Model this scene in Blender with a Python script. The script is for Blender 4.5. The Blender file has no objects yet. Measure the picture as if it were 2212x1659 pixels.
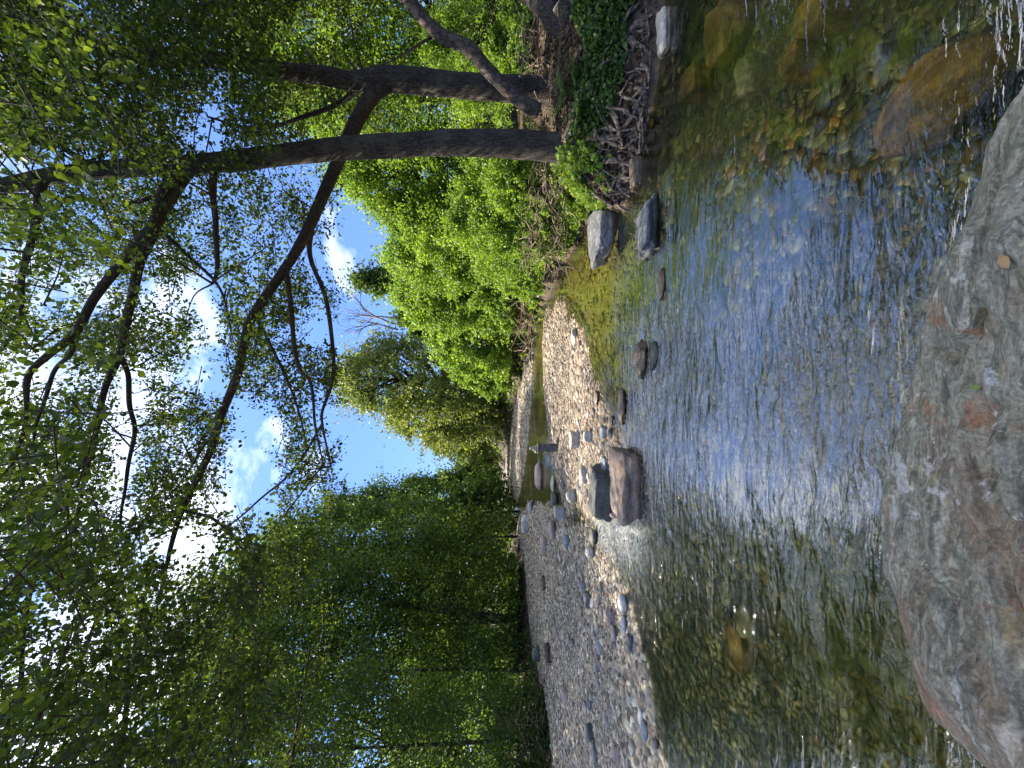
import bpy, bmesh, math, random
import numpy as np
from mathutils import Vector, Matrix

# ------------------------------------------------------------------ camera, sky, sun
scene = bpy.context.scene
COL = scene.collection
RAD = math.radians
CAM_H = 1.7
PITCH = RAD(3.1)
CP, SP = math.cos(PITCH), math.sin(PITCH)
LENS = 14.0
K = 36.0 / LENS / 2212.0            # tangent per unit of the 2212-wide reading grid

cam_data = bpy.data.cameras.new('camera')
cam_data.lens = LENS
cam_data.sensor_width = 36.0
cam_data.clip_start = 0.05
cam_data.clip_end = 1500.0
cam = bpy.data.objects.new('camera', cam_data)
COL.objects.link(cam)
fwd = Vector((0, CP, -SP)); upv = Vector((0, SP, CP))
# the phone was held on its side: picture-right is down, picture-up is to the right
cam.matrix_world = Matrix.Translation((0, 0, CAM_H)) @ Matrix((-upv, Vector((1, 0, 0)), -fwd)).transposed().to_4x4()
scene.camera = cam

SUN_EL, SUN_AZ = RAD(51), RAD(-46)     # azimuth from +Y, negative is left
world = bpy.data.worlds.new('World')
scene.world = world
world.use_nodes = True
wt = world.node_tree
wt.nodes.clear()
def wn(t, **kw):
    n = wt.nodes.new(t)
    for k, v in kw.items(): setattr(n, k, v)
    return n
w_out = wn('ShaderNodeOutputWorld'); w_bg = wn('ShaderNodeBackground')
w_sky = wn('ShaderNodeTexSky'); w_sky.sky_type = 'NISHITA'; w_sky.sun_disc = False
w_sky.sun_elevation = SUN_EL; w_sky.sun_rotation = SUN_AZ
w_sky.air_density = 1.2; w_sky.dust_density = 0.1; w_sky.ozone_density = 3.5
w_bg.inputs['Strength'].default_value = 0.10
tc = wn('ShaderNodeTexCoord'); mp = wn('ShaderNodeMapping')
mp.inputs['Scale'].default_value = (1.0, 1.0, 2.0)
mp.inputs['Location'].default_value = (3.1, 1.4, 0.35)
nz = wn('ShaderNodeTexNoise'); nz.inputs['Scale'].default_value = 2.6; nz.inputs['Detail'].default_value = 9; nz.inputs['Roughness'].default_value = 0.58
nz.inputs['Distortion'].default_value = 0.25
sep = wn('ShaderNodeSeparateXYZ')
ele = wn('ShaderNodeMath', operation='MULTIPLY_ADD'); ele.inputs[1].default_value = 0.46; ele.inputs[2].default_value = -0.235
add = wn('ShaderNodeMath', operation='ADD')
rmp = wn('ShaderNodeValToRGB'); rmp.color_ramp.elements[0].position = 0.54; rmp.color_ramp.elements[1].position = 0.76
mixc = wn('ShaderNodeMixRGB'); mixc.inputs[2].default_value = (10.0, 10.2, 10.8, 1)
L = wt.links.new
L(tc.outputs['Generated'], mp.inputs[0]); L(mp.outputs[0], nz.inputs['Vector'])
L(tc.outputs['Generated'], sep.inputs[0]); L(sep.outputs['Z'], ele.inputs[0])
L(nz.outputs['Fac'], add.inputs[0]); L(ele.outputs[0], add.inputs[1]); L(add.outputs[0], rmp.inputs[0])
L(rmp.outputs[0], mixc.inputs[0]); L(w_sky.outputs[0], mixc.inputs[1]); L(mixc.outputs[0], w_bg.inputs['Color'])
skt = wn('ShaderNodeMixRGB', blend_type='MULTIPLY'); skt.inputs[0].default_value = 1.0; skr = wn('ShaderNodeValToRGB'); skr.color_ramp.elements[0].position = 0.02; skr.color_ramp.elements[0].color = (0.24, 0.31, 0.52, 1); skr.color_ramp.elements[1].position = 0.72; skr.color_ramp.elements[1].color = (0.90, 0.93, 1.05, 1); ske = skr.color_ramp.elements.new(0.35); ske.color = (0.44, 0.52, 0.80, 1)
L(sep.outputs['Z'], skr.inputs[0]); L(skr.outputs[0], skt.inputs[2])
L(w_sky.outputs[0], skt.inputs[1]); L(skt.outputs[0], mixc.inputs[1])
L(w_bg.outputs[0], w_out.inputs[0])

sun_data = bpy.data.lights.new('sun', 'SUN')
sun_data.energy = 4.4; sun_data.angle = RAD(0.5); sun_data.color = (1.0, 0.90, 0.75)
sun = bpy.data.objects.new('sun', sun_data)
COL.objects.link(sun)
sd = Vector((math.sin(SUN_AZ) * math.cos(SUN_EL), math.cos(SUN_AZ) * math.cos(SUN_EL), math.sin(SUN_EL)))
sun.rotation_euler = sd.to_track_quat('Z', 'Y').to_euler()

scene.view_settings.view_transform = 'Standard'
scene.view_settings.look = 'None'
scene.view_settings.gamma = 1.0
scene.view_settings.exposure = 1.6
scene.render.engine = 'CYCLES'
scene.cycles.max_bounces = 8
scene.cycles.transparent_max_bounces = 12
scene.cycles.diffuse_bounces = 4
scene.cycles.glossy_bounces = 3
scene.cycles.transmission_bounces = 5
scene.cycles.caustics_reflective = False
scene.cycles.caustics_refractive = False

# ------------------------------------------------------------------ helpers
rng = np.random.default_rng(7)

def ray(dx, dy):
    r = (830 - dy) * K; d = (dx - 1106) * K
    return r, CP - d * SP, -SP - d * CP
def G(dx, dy, z=0.0):
    """where the line of sight of a picture point meets the level z"""
    a, b, c = ray(dx, dy); t = (z - CAM_H) / c
    return np.array([a * t, b * t, z])
def W(dx, dy, Y):
    """the point at forward distance Y"""
    a, b, c = ray(dx, dy); t = Y / b
    return np.array([a * t, Y, CAM_H + c * t])

def lat(ix, iy, iz, s):
    h = (ix.astype(np.int64) * 374761393 + iy.astype(np.int64) * 668265263 + iz.astype(np.int64) * 2147483647 + s * 974711) & 0xffffffff
    h = ((h ^ (h >> 13)) * 1274126177) & 0xffffffff
    h = ((h ^ (h >> 16)) * 2246822519) & 0xffffffff
    return ((h ^ (h >> 15)) & 0xffff) / 32767.5 - 1.0
def noise(P, scale=1.0, seed=0):
    P = np.asarray(P, float) * scale
    i = np.floor(P).astype(np.int64); f = P - i; f = f * f * (3 - 2 * f)
    x, y, z = i[:, 0], i[:, 1], i[:, 2]; fx, fy, fz = f[:, 0], f[:, 1], f[:, 2]
    def l(a, b, c): return lat(x + a, y + b, z + c, seed)
    v = ((l(0,0,0)*(1-fx)+l(1,0,0)*fx)*(1-fy)+(l(0,1,0)*(1-fx)+l(1,1,0)*fx)*fy)*(1-fz) + \
        ((l(0,0,1)*(1-fx)+l(1,0,1)*fx)*(1-fy)+(l(0,1,1)*(1-fx)+l(1,1,1)*fx)*fy)*fz
    return v
def fbm(P, scale=1.0, octv=4, seed=0, gain=0.5):
    v = 0; a = 1.0
    for o in range(octv):
        v = v + a * noise(P, scale * 2 ** o, seed + o * 17); a *= gain
    return v

def build(name, V, F, mat=None, parent=None, smooth=True, attrs=None):
    """F: (k, n) int array, or list of such arrays with different n"""
    me = bpy.data.meshes.new(name)
    V = np.asarray(V, np.float32)
    Fs = F if isinstance(F, list) else [F]
    Fs = [np.asarray(f, np.int32) for f in Fs if len(f)]
    me.vertices.add(len(V)); me.vertices.foreach_set('co', V.ravel())
    li = np.concatenate([f.ravel() for f in Fs])
    tot = np.concatenate([np.full(len(f), f.shape[1], np.int32) for f in Fs])
    st = np.concatenate([[0], np.cumsum(tot)[:-1]]).astype(np.int32)
    me.loops.add(len(li)); me.loops.foreach_set('vertex_index', li)
    me.polygons.add(len(tot)); me.polygons.foreach_set('loop_start', st); me.polygons.foreach_set('loop_total', tot)
    me.polygons.foreach_set('use_smooth', np.full(len(tot), smooth))
    me.update(calc_edges=True)
    if attrs:
        for k, v in attrs.items():
            a = me.attributes.new(k, 'FLOAT', 'POINT'); a.data.foreach_set('value', np.asarray(v, np.float32))
    if mat: me.materials.append(mat)
    o = bpy.data.objects.new(name, me); COL.objects.link(o)
    if parent: o.parent = parent
    return o
def tag(o, label=None, cat=None, group=None, kind=None):
    if label: o['label'] = label
    if cat: o['category'] = cat
    if group: o['group'] = group
    if kind: o['kind'] = kind
    return o
def thing(name, label, cat, loc=(0, 0, 0), group=None):
    o = bpy.data.objects.new(name, None); COL.objects.link(o); o.location = loc
    o.empty_display_size = 0.2
    bpy.context.view_layer.update()
    return tag(o, label, cat, group)
def local(root, V):
    return np.asarray(V) - np.array(root.location)

def smooth_path(pts, n):
    P = np.asarray(pts, float)
    if len(P) < 3:
        t = np.linspace(0, 1, n)[:, None]; return P[0] * (1 - t) + P[-1] * t
    Q = np.vstack([2 * P[0] - P[1], P, 2 * P[-1] - P[-2]])
    out = []
    T = np.linspace(0, len(P) - 1 - 1e-6, n)
    for t in T:
        i = int(t); f = t - i
        a, b, c, d = Q[i], Q[i + 1], Q[i + 2], Q[i + 3]
        out.append(0.5 * ((2 * b) + (-a + c) * f + (2 * a - 5 * b + 4 * c - d) * f * f + (-a + 3 * b - 3 * c + d) * f ** 3))
    return np.array(out)
def tube(path, rad, sides=10, rough=0.0, seed=0, ends=True):
    """path (n,3), rad (n,) -> verts, quads"""
    P = np.asarray(path); n = len(P)
    T = np.gradient(P, axis=0); T /= np.linalg.norm(T, axis=1)[:, None] + 1e-9
    ref = np.array([0.31, 0.17, 0.93]) if abs(T[0][2]) < 0.8 else np.array([0.97, 0.2, 0.1])
    V = []
    u = np.cross(T[0], ref); u /= np.linalg.norm(u)
    ang = np.linspace(0, 2 * np.pi, sides, endpoint=False)
    for i in range(n):
        u = u - T[i] * np.dot(u, T[i]); u /= np.linalg.norm(u) + 1e-9
        v = np.cross(T[i], u)
        V.append(P[i] + rad[i] * (np.cos(ang)[:, None] * u + np.sin(ang)[:, None] * v))
    V = np.concatenate(V)
    if rough:
        c = np.repeat(P, sides, axis=0); d = V - c; L_ = np.linalg.norm(d, axis=1)[:, None] + 1e-9
        nn = fbm(V * np.array([1, 1, 0.45]), 5.0, 4, seed)
        V = c + d * (1 + rough * nn[:, None])
    i = np.arange(n - 1)[:, None] * sides; j = np.arange(sides)[None, :]; k = (j + 1) % sides
    F = np.stack([i + j, i + k, i + sides + k, i + sides + j], -1).reshape(-1, 4)
    if ends:
        V = np.vstack([V, P[0] , P[-1]])
        a = len(V) - 2
        j = np.arange(sides); k = (j + 1) % sides
        T0 = np.stack([k, j, np.full(sides, a)], -1); b = (n - 1) * sides
        T1 = np.stack([b + j, b + k, np.full(sides, a + 1)], -1)
        return V, [F, np.vstack([T0, T1])]
    return V, [F]
class Acc:
    """collects shapes that belong to ONE mesh"""
    def __init__(s): s.V = []; s.F = {}; s.n = 0; s.A = []
    def add(s, V, F, a=0.0):
        for f in (F if isinstance(F, list) else [F]):
            s.F.setdefault(f.shape[1], []).append(f + s.n)
        s.V.append(V); s.n += len(V); s.A.append(np.full(len(V), a) if np.isscalar(a) else a)
    def build(s, name, mat, parent=None, smooth=True):
        V = np.concatenate(s.V)
        if parent is not None: V = local(parent, V)
        return build(name, V, [np.concatenate(f) for f in s.F.values()], mat, parent, smooth, {'tint': np.concatenate(s.A)})

def leaves(name, C, size, tint, mat, parent=None, up=0.6, hexa=True, outward=None, axis=None):
    N = len(C); C = np.asarray(C)
    if parent is not None: C = local(parent, C)
    n = rng.normal(size=(N, 3)); n[:, 2] += up
    if outward is not None: n += outward
    n /= np.linalg.norm(n, axis=1)[:, None]
    a = rng.normal(size=(N, 3)) if axis is None else axis + 0.5 * rng.normal(size=(N, 3))
    u = a - n * (a * n).sum(1)[:, None]; u /= np.linalg.norm(u, axis=1)[:, None] + 1e-9
    v = np.cross(n, u)
    if hexa:
        tp = np.array([[-.5, 0, 0], [-.22, .36, .10], [.2, .36, .08], [.5, 0, -.04], [.2, -.36, .08], [-.22, -.36, .10]])
        fl = np.array([[0, 3, 2, 1], [0, 5, 4, 3]])
    else:
        tp = np.array([[-.5, 0, 0], [0, .33, .08], [.5, 0, 0], [0, -.33, .08]])
        fl = np.array([[0, 3, 2, 1]])
    m = len(tp)
    V = C[:, None, :] + size[:, None, None] * (tp[None, :, 0, None] * u[:, None] + tp[None, :, 1, None] * v[:, None] + tp[None, :, 2, None] * n[:, None])
    F = (fl[None] + (np.arange(N) * m)[:, None, None]).reshape(-1, fl.shape[1])
    return build(name, V.reshape(-1, 3), F, mat, parent, True, {'tint': np.repeat(tint, m)})

_ico = {}
def ico(sub):
    if sub not in _ico:
        bm = bmesh.new(); bmesh.ops.create_icosphere(bm, subdivisions=sub, radius=1)
        V = np.array([v.co[:] for v in bm.verts]); F = np.array([[v.index for v in f.verts] for f in bm.faces]); bm.free()
        V /= np.linalg.norm(V, axis=1)[:, None]
        _ico[sub] = (V, F)
    return _ico[sub]
def rock_shape(seed, sub=4, angular=0.6, rough=0.05, planes=11):
    """unit rock: softened random plane cuts over a sphere, plus grain"""
    r = np.random.default_rng(seed); D, F = ico(sub)
    if angular > 0.75: planes = 9
    n = r.normal(size=(planes, 3)); n /= np.linalg.norm(n, axis=1)[:, None]
    n = np.vstack([n, [[0, 0, 1]]])
    d = r.uniform(0.62 if angular <= 0.75 else 0.6, 0.95, planes + 1)
    if angular > 0.75:      # blocky, as slate breaks
        bx = np.array([[1, 0, 0], [-1, 0, 0], [0, 1, 0], [0, -1, 0], [0, 0, 1.0]]) + r.normal(0, 0.22, (5, 3)); bx /= np.linalg.norm(bx, axis=1)[:, None]
        n = np.vstack([n, bx]); d = np.concatenate([d, r.uniform(0.55, 0.75, 5)])
    c = D @ n.T
    R = np.where(c > 0.05, d / np.maximum(c, 0.05), 9.0)
    k = 14.0 if angular < 0.75 else 38.0
    Rm = -np.log(np.exp(-k * R).sum(1) + np.exp(-k * 1.1)) / k
    rr = angular * Rm + (1 - angular) * 0.9
    V = D * rr[:, None]
    if angular > 0.75: rough *= 1.8; V = np.sign(V) * np.abs(V) ** 0.72
    V = V * (1 + rough * fbm(V + seed * 3.1, 2.2, 5, seed, 0.55))[:, None]
    V /= np.abs(V).max(0)
    return V, F

# ------------------------------------------------------------------ materials
def mat_new(name):
    m = bpy.data.materials.new(name); m.use_nodes = True; nt = m.node_tree; nt.nodes.clear()
    out = nt.nodes.new('ShaderNodeOutputMaterial')
    return m, nt, out
def N_(nt, t, **kw):
    n = nt.nodes.new(t)
    for k, v in kw.items(): setattr(n, k, v)
    return n
def ramp(nt, stops, interp='LINEAR'):
    r = N_(nt, 'ShaderNodeValToRGB'); cr = r.color_ramp; cr.interpolation = interp
    while len(cr.elements) < len(stops): cr.elements.new(0.5)
    for e, (p, c) in zip(cr.elements, stops): e.position = p; e.color = (*c, 1) if len(c) == 3 else c
    return r
def tex_noise(nt, vec, scale, detail=5, rough=0.55, dist=0.0):
    n = N_(nt, 'ShaderNodeTexNoise'); n.inputs['Scale'].default_value = scale; n.inputs['Detail'].default_value = detail
    n.inputs['Roughness'].default_value = rough; n.inputs['Distortion'].default_value = dist
    if vec is not None: nt.links.new(vec, n.inputs['Vector'])
    return n
def mapping(nt, vec, scale=(1, 1, 1), rot=(0, 0, 0), loc=(0, 0, 0)):
    m = N_(nt, 'ShaderNodeMapping'); m.inputs['Scale'].default_value = scale; m.inputs['Rotation'].default_value = rot; m.inputs['Location'].default_value = loc
    nt.links.new(vec, m.inputs[0]); return m
def mixrgb(nt, fac, a, b, mode='MIX'):
    m = N_(nt, 'ShaderNodeMixRGB', blend_type=mode)
    for i, x in enumerate((fac, a, b)):
        if isinstance(x, (int, float)): m.inputs[i].default_value = x
        elif isinstance(x, tuple): m.inputs[i].default_value = (*x, 1)
        else: nt.links.new(x, m.inputs[i])
    return m

def leaf_mat(name, c0, c1, c2, trans=0.45, gloss=0.5):
    m, nt, out = mat_new(name); lk = nt.links.new
    at = N_(nt, 'ShaderNodeAttribute', attribute_name='tint')
    r = ramp(nt, [(0.0, c0), (0.5, c1), (1.0, c2)])
    lk(at.outputs['Fac'], r.inputs[0])
    p = N_(nt, 'ShaderNodeBsdfPrincipled'); p.inputs['Roughness'].default_value = gloss
    p.inputs['Specular IOR Level'].default_value = 0.35
    lk(r.outputs[0], p.inputs['Base Color'])
    t = N_(nt, 'ShaderNodeBsdfTranslucent')
    g = mixrgb(nt, 1.0, r.outputs[0], (1.9, 1.8, 0.8), 'MULTIPLY')
    lk(g.outputs[0], t.inputs['Color'])
    mx = N_(nt, 'ShaderNodeMixShader'); mx.inputs[0].default_value = trans
    lk(p.outputs[0], mx.inputs[1]); lk(t.outputs[0], mx.inputs[2]); lk(mx.outputs[0], out.inputs[0])
    return m
M = {}
M['alder_leaf'] = leaf_mat('alder_leaf', (0.020, 0.040, 0.008), (0.05, 0.088, 0.014), (0.145, 0.205, 0.028), 0.46)
M['bush_leaf'] = leaf_mat('bush_leaf', (0.095, 0.175, 0.03), (0.16, 0.27, 0.042), (0.25, 0.36, 0.065), 0.42)
M['dark_leaf'] = leaf_mat('dark_leaf', (0.036, 0.074, 0.018), (0.075, 0.135, 0.030), (0.16, 0.23, 0.05), 0.46)
M['willow_leaf'] = leaf_mat('willow_leaf', (0.10, 0.14, 0.04), (0.17, 0.22, 0.06), (0.26, 0.31, 0.09), 0.36)
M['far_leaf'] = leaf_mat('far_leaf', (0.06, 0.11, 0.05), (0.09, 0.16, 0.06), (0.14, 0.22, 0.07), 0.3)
M['ivy_leaf'] = leaf_mat('ivy_leaf', (0.02, 0.05, 0.014), (0.045, 0.10, 0.02), (0.10, 0.19, 0.035), 0.3)
M['grass'] = leaf_mat('grass_blade', (0.07, 0.13, 0.02), (0.14, 0.24, 0.03), (0.30, 0.34, 0.10), 0.35)
M['litter'] = leaf_mat('leaf_litter', (0.035, 0.022, 0.014), (0.07, 0.045, 0.026), (0.17, 0.12, 0.07), 0.1, 0.6)

def bark_mat(name, dark, light, zs=0.22, scale=26, bump=0.6, tipmix=None):
    m, nt, out = mat_new(name); lk = nt.links.new
    tc = N_(nt, 'ShaderNodeTexCoord')
    mp = mapping(nt, tc.outputs['Object'], (1, 1, zs))
    n0 = tex_noise(nt, mp.outputs[0], scale * 0.35, 4, 0.6, 0.5)
    dv = N_(nt, 'ShaderNodeVectorMath', operation='MULTIPLY_ADD'); lk(n0.outputs['Color'], dv.inputs[0]); dv.inputs[1].default_value = (0.16, 0.16, 0.16); lk(mp.outputs[0], dv.inputs[2])
    n = tex_noise(nt, mp.outputs[0], scale, 6, 0.62, 0.6)
    v = N_(nt, 'ShaderNodeTexVoronoi'); v.inputs['Scale'].default_value = scale * 1.1; v.feature = 'DISTANCE_TO_EDGE'; lk(dv.outputs[0], v.inputs['Vector'])
    vr = ramp(nt, [(0.0, (0, 0, 0)), (0.16, (1, 1, 1))]); lk(v.outputs['Distance'], vr.inputs[0])
    r = ramp(nt, [(0.3, dark), (0.7, light)]); lk(n.outputs['Fac'], r.inputs[0])
    dk = mixrgb(nt, vr.outputs[0], tuple(x * 0.4 for x in dark), r.outputs[0])
    ms = tex_noise(nt, tc.outputs['Object'], 2.2, 4, 0.6)
    mr = ramp(nt, [(0.52, (0, 0, 0)), (0.72, (0.75, 0.75, 0.75))]); lk(ms.outputs['Fac'], mr.inputs[0])
    fin = mixrgb(nt, mr.outputs[0], dk.outputs[0], tuple(0.5 * (a + b) for a, b in zip(light, (0.16, 0.17, 0.10))))
    p = N_(nt, 'ShaderNodeBsdfPrincipled'); p.inputs['Roughness'].default_value = 0.85
    lk(fin.outputs[0], p.inputs['Base Color'])
    hm = mixrgb(nt, 0.6, n.outputs['Fac'], vr.outputs[0])
    b = N_(nt, 'ShaderNodeBump'); b.inputs['Strength'].default_value = bump; b.inputs['Distance'].default_value = 0.02
    lk(hm.outputs[0], b.inputs['Height']); lk(b.outputs[0], p.inputs['Normal']); lk(p.outputs[0], out.inputs[0])
    return m
M['bark'] = bark_mat('alder_bark', (0.030, 0.022, 0.017), (0.10, 0.075, 0.055))
M['bark_smooth'] = bark_mat('smooth_bark', (0.07, 0.05, 0.038), (0.17, 0.13, 0.10), 0.6, 14, 0.3)
M['bark_limb'] = bark_mat('limb_bark', (0.03, 0.02, 0.015), (0.08, 0.055, 0.04), 0.6, 20, 0.4)
M['root'] = bark_mat('root_bark', (0.09, 0.065, 0.048), (0.30, 0.23, 0.175), 0.7, 16, 0.4)
M['twig'] = bark_mat('dry_twig', (0.20, 0.13, 0.085), (0.50, 0.38, 0.28), 1, 14, 0.2)
M['dead'] = bark_mat('dead_wood', (0.20, 0.17, 0.14), (0.42, 0.38, 0.34), 0.5, 10, 0.2)
def plain(name, c, rough=0.7):
    m, nt, out = mat_new(name)
    tc = N_(nt, 'ShaderNodeTexCoord'); n = tex_noise(nt, tc.outputs['Object'], 18, 5)
    r = ramp(nt, [(0.3, tuple(x * 0.65 for x in c)), (0.7, tuple(min(1, x * 1.25) for x in c))]); nt.links.new(n.outputs['Fac'], r.inputs[0])
    p = N_(nt, 'ShaderNodeBsdfPrincipled'); p.inputs['Roughness'].default_value = rough
    nt.links.new(r.outputs[0], p.inputs['Base Color']); nt.links.new(p.outputs[0], out.inputs[0]); return m
M['cutwood'] = plain('cut_wood', (0.42, 0.22, 0.07))
M['brown_leaf'] = plain('brown_fallen_leaf', (0.34, 0.21, 0.09))
M['green_leaf'] = plain('green_fallen_leaf', (0.13, 0.20, 0.05))

def rock_mat(name, stops, band=(1, 1, 5), rot=(0.5, 0.3, 0.2), spots=None, veins=None, rough=0.75, scale=3.0, bump=0.5, wet=True, rnd=0.0, fine=38, warm=None):
    m, nt, out = mat_new(name); lk = nt.links.new
    tc = N_(nt, 'ShaderNodeTexCoord'); geo = N_(nt, 'ShaderNodeNewGeometry')
    mp = mapping(nt, tc.outputs['Object'], band, rot)
    if rnd:
        oi = N_(nt, 'ShaderNodeObjectInfo')
        ad = N_(nt, 'ShaderNodeVectorMath', operation='ADD'); sc = N_(nt, 'ShaderNodeVectorMath', operation='SCALE')
        cb = N_(nt, 'ShaderNodeCombineXYZ')
        for i in range(3): lk(oi.outputs['Random'], cb.inputs[i])
        lk(cb.outputs[0], sc.inputs[0]); sc.inputs['Scale'].default_value = 37.0
        lk(mp.outputs[0], ad.inputs[0]); lk(sc.outputs[0], ad.inputs[1]); vec = ad.outputs[0]
    else: vec = mp.outputs[0]
    n = tex_noise(nt, vec, scale, 10, 0.66, 0.9)
    r = ramp(nt, stops); lk(n.outputs['Fac'], r.inputs[0]); col = r.outputs[0]
    nf = tex_noise(nt, tc.outputs['Object'], fine, 8, 0.75)
    fr = ramp(nt, [(0.32, (0.40, 0.40, 0.40)), (0.68, (1.5, 1.5, 1.5))]); lk(nf.outputs['Fac'], fr.inputs[0])
    if spots:
        for (c, sc_, lo, hi, sd_) in spots:
            m2 = mapping(nt, tc.outputs['Object'], (1, 1, 1), (0, 0, 0), (sd_, sd_ * 1.7, sd_ * .3))
            s = tex_noise(nt, m2.outputs[0], sc_, 6, 0.65, 0.4); sr = ramp(nt, [(lo, (0, 0, 0)), (hi, (1, 1, 1))]); lk(s.outputs['Fac'], sr.inputs[0])
            col = mixrgb(nt, sr.outputs[0], col, c).outputs[0]
    if warm:     # iron-stained side of the slab
        sxw = N_(nt, 'ShaderNodeSeparateXYZ'); lk(tc.outputs['Object'], sxw.inputs[0])
        wnz = tex_noise(nt, mp.outputs[0], 2.0, 8, 0.7, 0.8); wr_ = N_(nt, 'ShaderNodeMapRange'); wr_.inputs['From Min'].default_value = 0.5; wr_.inputs['From Max'].default_value = -1.6
        lk(sxw.outputs['X'], wr_.inputs['Value']); wa = N_(nt, 'ShaderNodeMath', operation='MULTIPLY_ADD'); wa.inputs[1].default_value = 0.20; lk(wr_.outputs[0], wa.inputs[0]); lk(wnz.outputs['Fac'], wa.inputs[2])
        wrr = ramp(nt, [(0.58, (0, 0, 0)), (0.74, (0.85, 0.85, 0.85))]); lk(wa.outputs[0], wrr.inputs[0])
        wc = mixrgb(nt, 0.35, warm, col)
        col = mixrgb(nt, wrr.outputs[0], col, wc.outputs[0]).outputs[0]
    if veins:
        m3 = mapping(nt, tc.outputs['Object'], (1.2, 3.5, 2), (0.2, 0.4, 0.5))
        w = tex_noise(nt, m3.outputs[0], 1.6, 7, 0.6, 1.5)
        wr = ramp(nt, [(0.485, (0, 0, 0)), (0.5, (1, 1, 1)), (0.515, (0, 0, 0))]); lk(w.outputs['Fac'], wr.inputs[0])
        col = mixrgb(nt, wr.outputs[0], col, veins).outputs[0]
    col = mixrgb(nt, 0.9, col, fr.outputs[0], 'MULTIPLY').outputs[0]
    if rnd:
        hs = N_(nt, 'ShaderNodeHueSaturation'); lk(col, hs.inputs['Color'])
        mr = N_(nt, 'ShaderNodeMapRange'); mr.inputs['To Min'].default_value = 1 - rnd; mr.inputs['To Max'].default_value = 1 + rnd
        lk(oi.outputs['Random'], mr.inputs['Value']); lk(mr.outputs[0], hs.inputs['Value']); col = hs.outputs[0]
    p = N_(nt, 'ShaderNodeBsdfPrincipled'); p.inputs['Roughness'].default_value = rough
    if wet:   # stone that the stream keeps wet and stained
        sx = N_(nt, 'ShaderNodeSeparateXYZ'); lk(geo.outputs['Position'], sx.inputs[0])
        wn_ = tex_noise(nt, geo.outputs['Position'], 6, 3); ma = N_(nt, 'ShaderNodeMath', operation='MULTIPLY_ADD'); ma.inputs[1].default_value = -0.05
        lk(wn_.outputs['Fac'], ma.inputs[0]); lk(sx.outputs['Z'], ma.inputs[2])
        wr2 = N_(nt, 'ShaderNodeMapRange'); wr2.inputs['From Min'].default_value = 0.035; wr2.inputs['From Max'].default_value = 0.0
        lk(ma.outputs[0], wr2.inputs['Value'])
        col = mixrgb(nt, wr2.outputs[0], col, mixrgb(nt, 1.0, col, (0.5, 0.42, 0.3), 'MULTIPLY').outputs[0]).outputs[0]
        rr = N_(nt, 'ShaderNodeMapRange'); rr.inputs['To Min'].default_value = rough; rr.inputs['To Max'].default_value = 0.25
        lk(wr2.outputs[0], rr.inputs['Value']); lk(rr.outputs[0], p.inputs['Roughness'])
    lk(col, p.inputs['Base Color'])
    hh = mixrgb(nt, 0.5, n.outputs['Fac'], nf.outputs['Fac'])
    b = N_(nt, 'ShaderNodeBump'); b.inputs['Strength'].default_value = bump; b.inputs['Distance'].default_value = 0.03
    lk(hh.outputs[0], b.inputs['Height']); lk(b.outputs[0], p.inputs['Normal']); lk(p.outputs[0], out.inputs[0])
    return m
M['big_rock'] = rock_mat('banded_schist', [(0.28, (0.05, 0.047, 0.038)), (0.40, (0.19, 0.185, 0.135)), (0.47, (0.42, 0.395, 0.30)), (0.53, (0.16, 0.155, 0.11)), (0.60, (0.50, 0.475, 0.38)), (0.72, (0.70, 0.67, 0.57))],
    band=(0.8, 5.5, 5.0), rot=(0.2, 0.1, 0.30), scale=1.9, fine=70, bump=1.0, warm=(0.30, 0.19, 0.115),
    spots=[((0.27, 0.15, 0.085), 1.5, 0.50, 0.66, 2.2), ((0.34, 0.16, 0.08), 3.4, 0.60, 0.70, 7.7), ((0.58, 0.57, 0.53), 3.6, 0.60, 0.63, 9.1), ((0.62, 0.61, 0.56), 14.0, 0.64, 0.67, 3.3), ((0.40, 0.30, 0.16), 5.0, 0.62, 0.7, 4.4), ((0.24, 0.26, 0.18), 12, 0.56, 0.68, 6.6), ((0.06, 0.06, 0.05), 2.2, 0.60, 0.72, 12.0)])
M['grey_rock'] = rock_mat('slate_boulder', [(0.3, (0.05, 0.053, 0.055)), (0.5, (0.11, 0.115, 0.12)), (0.72, (0.21, 0.215, 0.22))], band=(1, 1, 4), rot=(0.5, 0.6, 0), veins=(0.36, 0.36, 0.35), scale=2.5)
M['dark_rock'] = rock_mat('dark_boulder', [(0.3, (0.035, 0.04, 0.037)), (0.5, (0.09, 0.10, 0.092)), (0.72, (0.19, 0.19, 0.16))], band=(1, 1, 5), rot=(0.4, 0.9, 0), scale=2.2)
M['pink_rock'] = rock_mat('rusty_boulder', [(0.3, (0.17, 0.12, 0.09)), (0.48, (0.30, 0.23, 0.18)), (0.62, (0.27, 0.16, 0.09)), (0.75, (0.42, 0.35, 0.29))], band=(1.4, 1, 3), rot=(0.4, 0.2, 0.5), scale=2.4,
    spots=[((0.10, 0.12, 0.12), 2.6, 0.60, 0.64, 5.5)])
M['brown_rock'] = rock_mat('brown_boulder', [(0.3, (0.08, 0.055, 0.035)), (0.5, (0.19, 0.14, 0.095)), (0.72, (0.33, 0.27, 0.20))], band=(1.2, 1, 3), scale=3)
M['pale_rock'] = rock_mat('pale_boulder', [(0.3, (0.30, 0.29, 0.25)), (0.5, (0.46, 0.44, 0.38)), (0.75, (0.60, 0.58, 0.52))], band=(1.2, 1, 2.4), scale=3)
M['white_rock'] = rock_mat('whitish_stone', [(0.3, (0.36, 0.36, 0.35)), (0.5, (0.52, 0.52, 0.50)), (0.75, (0.68, 0.68, 0.66))], band=(1.2, 1, 2.4), scale=4)
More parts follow.
